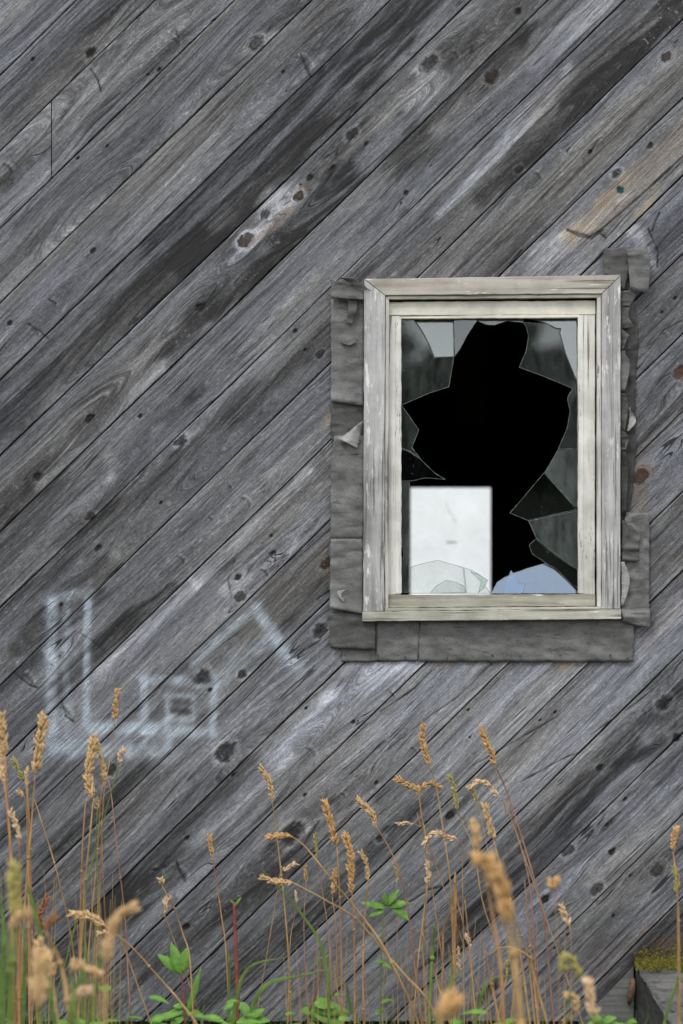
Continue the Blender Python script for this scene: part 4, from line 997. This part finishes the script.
T_, O_, G_, PL, BR = 0, 1, 2, 3, 4
GRS = [
 ([(44,719),(40,740),(35,775)], [(31,820),(27,880),(23,960),(22,1024)], -.7, 4.6, T_, 0, 1.5, 'tall thick golden seed head leaning right, left of the sprayed L'),
 ([(1,716),(2,735),(4,756)], [(10,860),(14,960),(15,1024)], -.9, 3.6, T_, 1, 1.8, 'tall golden seed head cut by the left edge of the photo, higher one'),
 ([(0,756),(1,768),(4,786)], [(10,830),(15,900),(18,960),(18,1024)], -.9, 3.0, PL, 1, 2.2, 'thick orange stalk at the left edge with a pale head, just below the highest'),
 ([(13,760),(18,771),(25,782)], [(28,800),(27,860),(28,960),(30,1024)], -.5, 2.6, G_, 0, .9, 'small greenish beaded head curving left, left of the thick golden one'),
 ([(28,768),(27,777),(28,786)], [(30,830),(29,900),(30,1024)], -.5, 2.0, T_, 1, 1.6, 'short tan head pressed against the base of the thick golden one'),
 ([(12,812),(17,824),(20,840)], [(20,880),(19,950),(20,1024)], -.9, 2.6, PL, 1, 1.5, 'pale narrow head midway down the far left clump'),
 ([(19,791),(25,797)], [(27,830),(29,900),(30,950)], -.5, 2.2, T_, 1, 1.0, 'tiny pale spikelet beside the left orange stalks'),
 ([], [(32,798),(36,806),(55,862),(66,910),(73,955),(80,1024)], -.25, 0, 0, 0, 1.1, 'bare thin stalk bending from upper left to lower right between the two left clumps'),
 ([], [(29,820),(31,870),(33,920),(34,948)], -.3, 0, 0, 1, 1.1, 'bare orange stalk running straight down in the left clump'),
 ([(93,743),(90,760),(88,780),(93,801)], [(90,840),(84,900),(80,960),(78,1024)], -.45, 4.2, T_, 0, 1.5, 'thickest golden head of the clump below the sprayed box'),
 ([(95,737),(100,754),(104,770),(104,782)], [(101,800),(97,850),(92,910),(88,970),(86,1024)], -.4, 2.8, T_, 0, 1.1, 'narrow golden head bending over just right of the thickest one'),
 ([(97,800),(98,810)], [(96,850),(98,900),(94,960),(90,1024)], -.4, 2.4, T_, 2, 1.0, 'short stub of seeds under the thickest golden head'),
 ([(118,691),(116,705),(115,720)], [(112,745),(108,770),(104,800),(100,880),(96,960),(94,1024)], -.35, 2.6, O_, 0, .8, 'highest small orange head, above the clump under the sprayed L'),
 ([(123,751),(120,756),(119,764)], [(116,775),(112,790)], -.35, 2.8, PL, 2, .8, 'small round pale head on a side twig right of the middle left clump'),
 ([], [(107,778),(112,800),(119,860),(124,910),(127,960),(130,1000),(132,1024)], -.15, 0, 0, 3, 1.1, 'long pinkish bare stalk going down to the right of the middle left clump'),
 ([], [(101,820),(103,860),(105,910),(105,950)], -.3, 0, 0, 3, .9, 'short reddish bare stalk behind the middle left clump'),
 ([], [(86,800),(83,850),(80,920),(79,1010)], -.4, 0, 0, 1, 1.3, 'orange bare stalk on the left of the middle left clump'),
 ([(48,897),(43,908),(41,918),(44,929)], [(38,950),(33,990),(32,1024)], -.5, 3.2, BR, 0, 1.0, 'dark brown twisted seed head low in the left clump'),
 ([(54,918),(50,922),(46,930)], [(56,955),(65,985),(72,1024)], -1.5, 3.4, BR, 0, 2.4, 'thick blurred tan stalk leaning left near the bottom left'),
 ([(41,960),(40,980),(37,1008)], [(39,1024)], -2.0, 6.0, T_, 2, 2.2, 'broad blurred pale seed head nearest to us at the lower left'),
 ([(39,943),(45,954),(50,968),(51,979)], [(55,1000),(60,1024)], -1.3, 3.6, T_, 0, 1.2, 'blurred tan head drooping left above the broad pale one'),
 ([(13,870),(13,900),(16,925)], [(14,960),(12,1024)], -1.8, 4.5, G_, 2, 2.6, 'broad blurred yellow green head at the far left bottom'),
 ([(27,912),(18,918),(10,930)], [(10,970),(8,1024)], -1.8, 3.5, T_, 2, 2.0, 'blurred tan head bent to the right at the far left bottom'),
 ([(74,913),(90,916),(107,926)], [(130,945),(158,978),(182,1004),(200,1030)], -.7, 4.0, T_, 0, 1.4, 'pale head lying almost level, its stalk falling to the lower right'),
 ([(100,932),(107,932),(114,936)], [(122,944)], -.7, 2.6, PL, 0, .8, 'little spikelet just under the level pale head'),
 ([(132,908),(120,915),(113,926),(108,950),(107,962)], [(105,990),(105,1024)], -1.9, 3.8, T_, 0, 1.6, 'blurred tan head hooking to the right under the level pale one'),
 ([(97,974),(86,968),(76,966),(69,972)], [(72,990),(77,1024)], -1.6, 4.2, T_, 2, 1.8, 'blurred head bent sideways low in the middle left clump'),
 ([(87,992),(77,996),(68,1002)], [(70,1012),(73,1030)], -1.6, 3.8, PL, 2, 1.8, 'lowest blurred head pointing up to the right at the lower left'),
 ([(161,881),(162,886)], [(167,893),(174,908),(183,936),(190,958),(194,1024)], -.35, 3.2, T_, 0, 1.0, 'thin stalk with a round bud leaning left above the broad green leaf'),
 ([(168,898),(166,905),(164,913)], [(165,917),(168,925)], -.35, 3.0, PL, 0, .5, 'white drooping bulb beside the stalk with the round bud'),
 ([(210,836),(211,846),(213,857)], [(216,880),(221,915),(226,948),(230,1024)], -.15, 2.4, O_, 1, .9, 'solitary thin stalk with a small orange head left of the red stem'),
 ([(261,768),(267,777),(271,786),(272,799)], [(276,830),(284,900),(289,960),(291,1024)], -.35, 2.8, T_, 0, 1.2, 'tall tan head tipping left beside the dark broken knot'),
 ([(270,838),(281,836),(292,837)], [(305,847),(320,864),(337,886),(358,912),(382,944),(400,980),(415,1015)], -.55, 3.2, O_, 0, 1.4, 'orange head lying level over the dark broken knot with a long falling stalk'),
 ([(294,865),(288,868),(282,871)], [(280,876),(279,882)], -.4, 2.6, PL, 0, .5, 'small pale spikelet under the dark broken knot'),
 ([(263,878),(278,882),(293,883)], [(325,899),(355,918),(382,950),(405,975),(432,1008)], -.55, 3.0, T_, 0, 1.4, 'tan head lying level below the dark knot, stalk falling right'),
 ([(325,803),(329,816),(333,832),(337,846)], [(339,880),(341,940),(342,1024)], -.45, 3.4, O_, 1, 1.1, 'plump orange head with a wavy outline, taller of the middle pair'),
 ([(346,836),(350,850),(351,870),(352,893)], [(354,930),(355,1024)], -.45, 3.4, O_, 1, 1.3, 'plump long orange head, shorter one of the middle pair'),
 ([(315,834),(316,846),(317,858)], [(321,885),(328,930),(331,980),(333,1024)], -.1, 1.8, G_, 3, .8, 'thin greenish head in front of the long falling stalks'),
 ([(361,853),(366,862),(368,882)], [(364,930),(363,980),(364,1024)], -.3, 2.2, T_, 1, 1.4, 'narrow head split at its tip right of the middle pair'),
 ([(359,801),(366,808),(372,815),(377,828)], [(388,846),(399,870),(408,910),(414,960)], -.35, 3.0, T_, 3, 1.0, 'tan and green head leaning left above the fresh green leaves'),
 ([(305,868),(306,884)], [(304,930),(308,1024)], -.1, 1.8, O_, 3, .8, 'very small orange head low between the level heads and middle pair'),
 ([(335,870),(334,882),(332,896)], [(336,930),(338,1024)], -.3, 2.4, O_, 1, .9, 'short orange head tucked beside the taller of the middle pair'),
 ([(394,864),(397,872),(396,884)], [(397,930),(398,1024)], -.1, 1.8, G_, 0, .6, 'tiny forked yellow spikelet above the fresh green leaves'),
 ([(296,892),(297,902)], [(294,920),(290,945),(288,1024)], -.1, 1.6, PL, 0, .6, 'hair thin stalk with a pale tip crossing the tall left one'),
 ([(423,726),(422,740),(425,752),(430,766)], [(437,790),(443,830),(450,880),(453,940),(455,1024)], -.35, 2.9, O_, 0, 1.1, 'tallest orange head in the right group, standing under the window'),
 ([(398,780),(408,785),(417,789),(420,796)], [(421,812),(426,840),(427,880),(424,915),(418,960),(413,1024)], -.3, 3.2, O_, 0, 1.1, 'orange head spreading left in a cross under the tallest one'),
 ([(440,788),(430,784),(420,789)], [(419,796),(421,810)], -.3, 2.8, O_, 0, .7, 'orange side head spreading right in the same cross'),
 ([(398,824),(406,823),(414,824)], [(420,826),(424,832)], -.3, 2.0, PL, 0, .5, 'little level spikelet left of the cross shaped heads'),
 ([(427,862),(428,872),(427,884)], [(425,920),(418,960),(414,1020)], -.3, 2.6, PL, 1, .9, 'pinkish narrow head below the cross shaped heads'),
 ([(425,842),(431,835),(440,833),(448,837),(458,840)], [(462,850),(463,900),(464,1024)], -.3, 2.8, PL, 0, .7, 'pale arched row of seeds in the middle of the right group'),
 ([(450,776),(454,788),(456,800),(457,810)], [(464,826),(474,850),(482,900),(500,960),(505,1024)], -.35, 2.2, G_, 0, .9, 'thin greenish head right of the tallest orange one'),
 ([(470,787),(479,782),(489,785),(498,798)], [(506,812),(512,822)], -.4, 2.4, PL, 0, .6, 'pale head arched like a hook under the second tall orange one'),
 ([(473,789),(476,798),(479,807)], [(480,812)], -.4, 1.8, G_, 0, .4, 'tiny greenish spikelet hanging from the hooked head'),
 ([(485,806),(489,820),(494,841)], [(500,865),(510,910),(520,950),(530,1024)], -.7, 3.0, T_, 0, 1.2, 'golden upright head between the hooked head and the big blurred one'),
 ([(474,823),(476,836),(478,849)], [(482,865),(490,900),(500,960),(503,1024)], -1.5, 3.4, T_, 1, 1.6, 'blurred tan head just left of the golden upright one'),
 ([(481,729),(486,742),(491,752),(494,765)], [(503,782),(514,812),(530,865),(544,920),(552,1000)], -.3, 3.0, O_, 3, 1.1, 'second tall orange head of the right group, farthest right under the window'),
 ([], [(508,800),(519,840),(529,880),(533,930),(538,1010)], -.3, 0, 0, 3, 1.0, 'bare pinkish stalk parallel to the second tall orange one'),
 ([(482,862),(492,868),(500,884),(504,902),(509,925)], [(514,955),(521,1024)], -2.0, 5.6, O_, 0, 3.2, 'very large blurred orange head nearest to us right of centre'),
 ([], [(456,880),(456,903),(450,912),(444,930),(443,962)], -.3, 0, 0, 1, 1.2, 'bent orange stalk folded over like a narrow arch'),
 ([(460,970),(458,960),(458,946)], [(456,925),(454,890)], -.3, 2.2, PL, 1, 1.0, 'pale head hanging upside down from a bent stalk', ),
 ([(470,944),(467,938),(465,932)], [(461,915),(457,900),(455,885)], -.3, 2.2, PL, 1, 1.0, 'small pale tip hanging right of the upside down head'),
 ([], [(422,932),(430,955),(438,985),(444,1004)], -.3, 0, 0, 0, 1.4, 'short tan stalk leaning left beside the dark stub'),
 ([], [(434,924),(433,950),(431,980),(429,1024)], -.4, 0, 0, 2, 2.2, 'thick dark green stub cut off flat'),
 ([], [(489,955),(500,949),(514,948),(529,957),(534,975)], -.8, 0, 0, 0, 1.4, 'bare tan stalk arching over beside the big blurred head'),
 ([(512,957),(507,964),(507,976)], [(505,985)], -.8, 1.8, G_, 0, .6, 'small yellow spikelet hanging beneath the tan arch'),
 ([(452,1004),(446,1012),(440,1024)], [(438,1034)], -2.1, 6.5, O_, 0, 2.5, 'blurred orange head at the bottom edge near the centre'),
 ([(556,882),(553,886),(554,892)], [(557,940),(560,1024)], -1.2, 4.0, O_, 0, .5, 'round blurred orange flower head over the grey boards'),
 ([(561,906),(565,916),(570,928)], [(571,960),(572,1024)], -.9, 2.8, PL, 0, .6, 'pale pinkish head hanging under the round orange one'),
 ([(562,966),(565,958),(572,960),(580,978)], [(572,990),(566,1024)], -1.4, 3.6, G_, 2, .8, 'yellow green head curved downwards left of the mossy block'),
 ([(588,984),(590,996),(594,1018)], [(596,1030)], -1.5, 4.2, PL, 0, 1.0, 'blurred pale head low beside the corner board'),
 ([(570,996),(577,1002),(577,1015)], [(570,1020),(560,1030)], -1.3, 3.4, T_, 0, 1.2, 'bent tan head low left of the corner board'),
 ([(677,830),(674,842),(674,852)], [(675,870),(677,910),(679,1024)], -.8, 2.8, O_, 0, 1.0, 'orange head of the lone stalk at the right edge'),
 ([(675,868),(677,880),(677,893)], [(678,920),(680,1024)], -.8, 2.6, G_, 0, 1.0, 'greenish lower head of the lone stalk at the right edge'),
 ([], [(510,896),(518,925),(529,962),(535,1024)], -.6, 0, 0, 0, 1.1, 'thin bare stalk right of the big blurred orange head'),
 ([], [(524,880),(529,930),(534,980),(538,1024)], -.6, 0, 0, 1, 1.2, 'bare orange stalk standing straight near the two round knots'),
 ([], [(485,950),(492,985),(500,1024)], -.7, 0, 0, 1, 1.6, 'short thick orange stalk at the bottom, under the big blurred head'),
 ([], [(465,900),(470,950),(474,1000),(476,1024)], -.5, 0, 0, 0, 1.0, 'bare tan stalk rising beside the upside down head'),
]
for i, row in enumerate(GRS):
    nm = 'grass_stalk'
    stalk(*row, name=nm, seed=i)

# broad leaved plants
def leafmesh(bm, p, d, nrm, L, w, rnd, fold=.25, droop=.2, teeth=0.0):
    d = d.normalized(); s = d.cross(nrm).normalized(); nrm = s.cross(d).normalized()
    rows = []
    n = 10
    for i in range(n + 1):
        t = i / n
        ww = w * (math.sin(math.pi * min(1, t ** .75)) ** .8) * (1 + teeth * (i % 2)) if 0 < t < 1 else w * .02
        c = p + d * L * t - nrm * droop * L * t * t
        rows.append((bm.verts.new(c - s*ww + nrm*ww*fold), bm.verts.new(c), bm.verts.new(c + s*ww + nrm*ww*fold)))
    for i in range(n):
        a, b_ = rows[i], rows[i+1]
        bm.faces.new((a[0], a[1], b_[1], b_[0])); bm.faces.new((a[1], a[2], b_[2], b_[1]))

def thick(o, t=.0006):
    m = o.modifiers.new('thickness', 'SOLIDIFY'); m.thickness = t
    return o

def leafy(label, stem, y, leaves, stemmat, stemw=1.6, name='leafy_plant', cat='plant'):
    pts = [P(a, b_, y) for a, b_ in stem]
    if pts[-1].z > 0: pts.append(Vector((pts[-1].x, y, -0.01)))
    base = Vector((pts[-1].x, y, 0))
    root = empty(name, base); tag(root, label, cat)
    rnd = random.Random(hash(len(label)) % 100)
    cp = catmull(pts, 5); n = len(cp)
    bm = bmesh.new(); add_tube(bm, [p - base for p in cp], [stemw*S*(.5 + .5*i/(n-1)) for i in range(n)], 7)
    bm_obj('stem', bm, stemmat, root, True)
    for (x0, y0, x1, y1, w) in leaves:
        a, c = P(x0, y0, y), P(x1, y1, y - .01)
        bm = bmesh.new()
        leafmesh(bm, a - base, c - a, Vector((rnd.uniform(-.5,.5), -1, rnd.uniform(.2,.9))), (c - a).length, w * S * .72, rnd, .22, .12, .12)
        thick(bm_obj('leaf', bm, M['leaf'], root, True))
    return root

leafy('plant with one broad bright green leaf, standing left of the red stem', [(181,972),(183,990),(185,1024)], -.35,
      [(181,975,172,943,8),(181,972,158,954,7),(182,972,186,948,8),(187,1016,201,968,4.2),(184,1010,160,1018,6),(186,1012,205,1016,6),(183,1016,170,1024,7),(184,1006,173,1006,4)], M['redstem'], 1.2)
leafy('single dark red upright stem topped by a bud with small green leaves', [(234,902),(235,930),(237,980),(238,1024)], -.3,
      [(235,906,241,897,1.8),(234,904,230,899,1.5),(237,1000,222,1010,5),(237,1004,252,1012,6),(237,1010,232,1024,7),(236,985,252,965,1.4)], M['redstem'], 2.6, 'red_stemmed_plant')
leafy('fresh green toothed leaves floating above the tall stalks, right of the middle pair', [(384,912),(382,940),(380,1024)], -.25,
      [(385,908,361,901,4.5),(384,910,368,916,4),(386,906,398,889,5),(388,906,410,902,5),(392,906,411,921,5),(386,906,384,893,4),(380,962,392,968,3),(384,962,376,960,3)], STRAW[2], .9)
leafy('small leafy shoot with a bud leaning right at the bottom left of centre', [(322,958),(321,975),(314,1000),(309,1016)], -.3,
      [(322,962,328,954,1.5),(321,966,317,956,1.5),(313,1002,336,1006,9),(312,1006,350,1012,9),(311,1010,330,1020,10),(312,1012,300,1010,6),(313,1012,345,1024,9)], M['redstem'], 1.1)
leafy('low green leaves beside the corner board at the bottom right', [(602,1018),(602,1028)], -.9,
      [(602,1022,590,1014,5),(603,1022,616,1017,5),(603,1024,622,1026,6),(600,1024,586,1026,6)], STRAW[2], 1.0)
leafy('low green leaves at the bottom just left of the shoot with a bud', [(252,1012),(252,1028)], -.5,
      [(252,1018,240,1006,5),(252,1018,264,1008,5),(252,1020,270,1020,6),(252,1020,236,1022,6)], STRAW[2], 1.0)

def blade(label, pts, y, w, mat):
    q = [P(a, b_, y) for a, b_ in pts]
    base = q[0].copy()
    cp = catmull(q, 8); n = len(cp)
    bm = bmesh.new(); rows = []
    for i, p in enumerate(cp):
        t = i / (n-1); ww = w * S * (1 - t ** 3) * (0.6 + .4 * min(1, t*5)) + .0002
        d = (cp[min(i+1, n-1)] - cp[max(i-1, 0)]).normalized(); s = d.cross(Vector((0, -1, .3))).normalized()
        rows.append((bm.verts.new(p - base - s*ww), bm.verts.new(p - base + Vector((0, ww*.5, 0))), bm.verts.new(p - base + s*ww)))
    for i in range(n-1):
        a, b_ = rows[i], rows[i+1]
        bm.faces.new((a[0], a[1], b_[1], b_[0])); bm.faces.new((a[1], a[2], b_[2], b_[1]))
    o = bm_obj('grass_blade', bm, mat, None, True); o.location = base; thick(o)  # one single blade of grass
    tag(o, label, 'grass blade', 'single green grass blades')
BLD = [([(230,1060),(236,1000),(250,967),(287,957)], -.5, 1.8, 'green blade bent level, pointing right beside the red stem'),
 ([(248,1060),(252,1010),(268,984),(300,976),(337,967)], -.6, 2.2, 'longest level green blade low at the bottom centre left'),
 ([(330,1060),(325,960),(300,912),(259,866)], -.5, 1.6, 'green blade slanting up left across the level tan heads'),
 ([(60,1060),(45,960),(33,905),(26,880)], -1.0, 2.4, 'broad green blade inside the far left clump'),
 ([(0,1060),(2,1000),(4,940),(0,890)], -1.2, 3.0, 'wide green blade at the left edge'),
 ([(86,1060),(84,1000),(86,960),(84,920)], -.7, 2.2, 'straight green blade below the middle left clump'),
 ([(70,1060),(76,1000),(82,970),(86,950)], -1.2, 2.2, 'blurred green blade leaning right at the lower left'),
 ([(440,1060),(444,1005),(452,975),(450,950)], -.6, 1.6, 'thin green blade under the bent orange arch'),
 ([(430,1060),(440,1010),(450,985),(466,968)], -.7, 1.5, 'short green blade leaning right near the dark stub'),
 ([(228,1060),(229,1000),(229,960),(226,948)], -.2, 1.4, 'short blue green blade left of the red stem'),
 ([(380,1060),(352,1010),(345,985),(322,981)], -.4, 1.3, 'thin level blade right of the small bud shoot'),
 ([(470,1060),(478,1010),(490,980),(520,975)], -.9, 1.5, 'faint green blade bent level under the big blurred head'),
 ([(92,1060),(94,1000),(100,960),(110,930)], -1.0, 2.0, 'green blade behind the hooked tan head'),
 ([(22,1060),(24,990),(26,950),(22,915)], -.8, 2.0, 'upright green blade behind the broad pale head'),
 ([(655,1060),(668,1010),(676,985),(684,960)], -.8, 1.4, 'thin green blade in front of the mossy block')]
for pts, y, w, lb in BLD: blade(lb, pts, y, w, M['leaf2'])

# low ground cover: short blades and little leaves nobody could count
rnd = random.Random(99)
bm = bmesh.new()
def cover_blade(x, y, h, w, lean):
    p0 = Vector((x, y, -0.01)); rows = []
    a = rnd.uniform(0, 6.28); side = Vector((math.cos(a), math.sin(a)*.4, 0)) * w
    for i in range(5):
        t = i/4; c = p0 + Vector((lean.x*t*t, lean.y*t*t, h*t))
        ww = side * (1 - t*t*.97)
        rows.append((bm.verts.new(c - ww), bm.verts.new(c + ww)))
    for i in range(4): bm.faces.new((rows[i][0], rows[i][1], rows[i+1][1], rows[i+1][0]))
for i in range(9000):
    x = rnd.uniform(-3.2, 3.2); y = -0.04 - rnd.random() ** 1.3 * 3.2
    kf = (D + y) / D
    left = 1.0 if x < -0.45 else 0.0
    hv = (ZC - 424 * S * kf)       # height at which the blade enters the photograph
    h = max(.05, hv * rnd.uniform(.35, 1.02) + (rnd.random() ** 3) * (.20 if x < -.55 and x > -1.2 else .10))
    cover_blade(x, y, h, rnd.uniform(.0012, .003), Vector((rnd.gauss(0, .06), rnd.gauss(0, .05), 0)))
me = bpy.data.meshes.new('grass'); bm.to_mesh(me); bm.free()
go = link('grass', me, M['leaf2']); tag(go, 'low green grass growing along the foot of the wall', 'grass', kind='stuff')
bm = bmesh.new()
for i in range(650):
    x = rnd.uniform(-3.2, 3.2); y = -0.04 - rnd.random() * 2.0; kf = (D + y) / D
    hv = (ZC - 424 * S * kf)
    z = hv * rnd.uniform(.4, 1.0) + (rnd.random() ** 2) * (.085 if -.56 < x < .4 else .035)
    a = rnd.uniform(0, 6.28)
    leafmesh(bm, Vector((x, y, z)), Vector((math.cos(a), math.sin(a), rnd.uniform(-.1, .6))), Vector((0, -.4, 1)), rnd.uniform(.025, .065), rnd.uniform(.006, .014), rnd, .2, .3, .1)
me = bpy.data.meshes.new('ground_cover'); bm.to_mesh(me); bm.free()
go = link('ground_cover', me, M['leaf']); tag(go, 'small green weeds growing low along the foot of the wall', 'weeds', kind='stuff')
# dry thin stems deep in the clumps
bm = bmesh.new()
for i in range(150):
    px = rnd.choice([rnd.uniform(-10, 60), rnd.uniform(-10, 130), rnd.uniform(420, 560), rnd.uniform(70, 110), rnd.uniform(280, 460), rnd.uniform(440, 560), rnd.uniform(-200, 0), rnd.uniform(700, 1000)])
    y = -rnd.uniform(.1, 1.3); top = rnd.uniform(860 if px < 140 else 915, 1010)
    p1 = P(px + rnd.uniform(-14, 14), top, y); p0 = Vector((P(px, 1060, y).x, y, -.01)); pm = p0.lerp(p1, .5) + Vector((rnd.uniform(-.01,.01), 0, 0))
    add_tube(bm, catmull([p0, pm, p1], 4), [.0013 * (1 - .6*k/8) for k in range(9)], 4)
me = bpy.data.meshes.new('dry_stems'); bm.to_mesh(me); bm.free()
go = link('dry_grass', me, STRAW[0]); tag(go, 'thin dry stems between the taller stalks', 'grass', kind='stuff')

# ------------------------------------------------------------------ the far-off wood behind the camera, seen in the glass
bm = bmesh.new(); rw = random.Random(4)
for i in range(300):
    x = rw.uniform(-60, 60); y = -rw.uniform(50, 64); h = 5.0 + 1.8 * math.sin(x * .23) * math.sin(x * .071 + 1) + rw.uniform(-1.2, 1.6)
    add_tube(bm, [(x, y, 0), (x, y, h * .8)], [.2, .05], 5)
    for k in range(150):
        t = rw.random() ** .8; zz = .3 + h * t; r_ = (1.9 * (1 - t) + .3) * rw.random() ** .5; a = rw.uniform(0, 6.28)
        c = Vector((x + r_ * math.cos(a), y + r_ * math.sin(a), zz)); s = rw.uniform(.3, .65)
        v = [bm.verts.new(c + Vector((rw.uniform(-s, s), rw.uniform(-s, s), rw.uniform(-s, s)))) for _ in range(4)]
        bm.faces.new(v)
me = bpy.data.meshes.new('far_wood'); bm.to_mesh(me); bm.free()
go = link('far_wood', me, M['wood_foliage']); tag(go, 'distant wood across the field, reflected dark in the window glass', 'wood', kind='stuff')
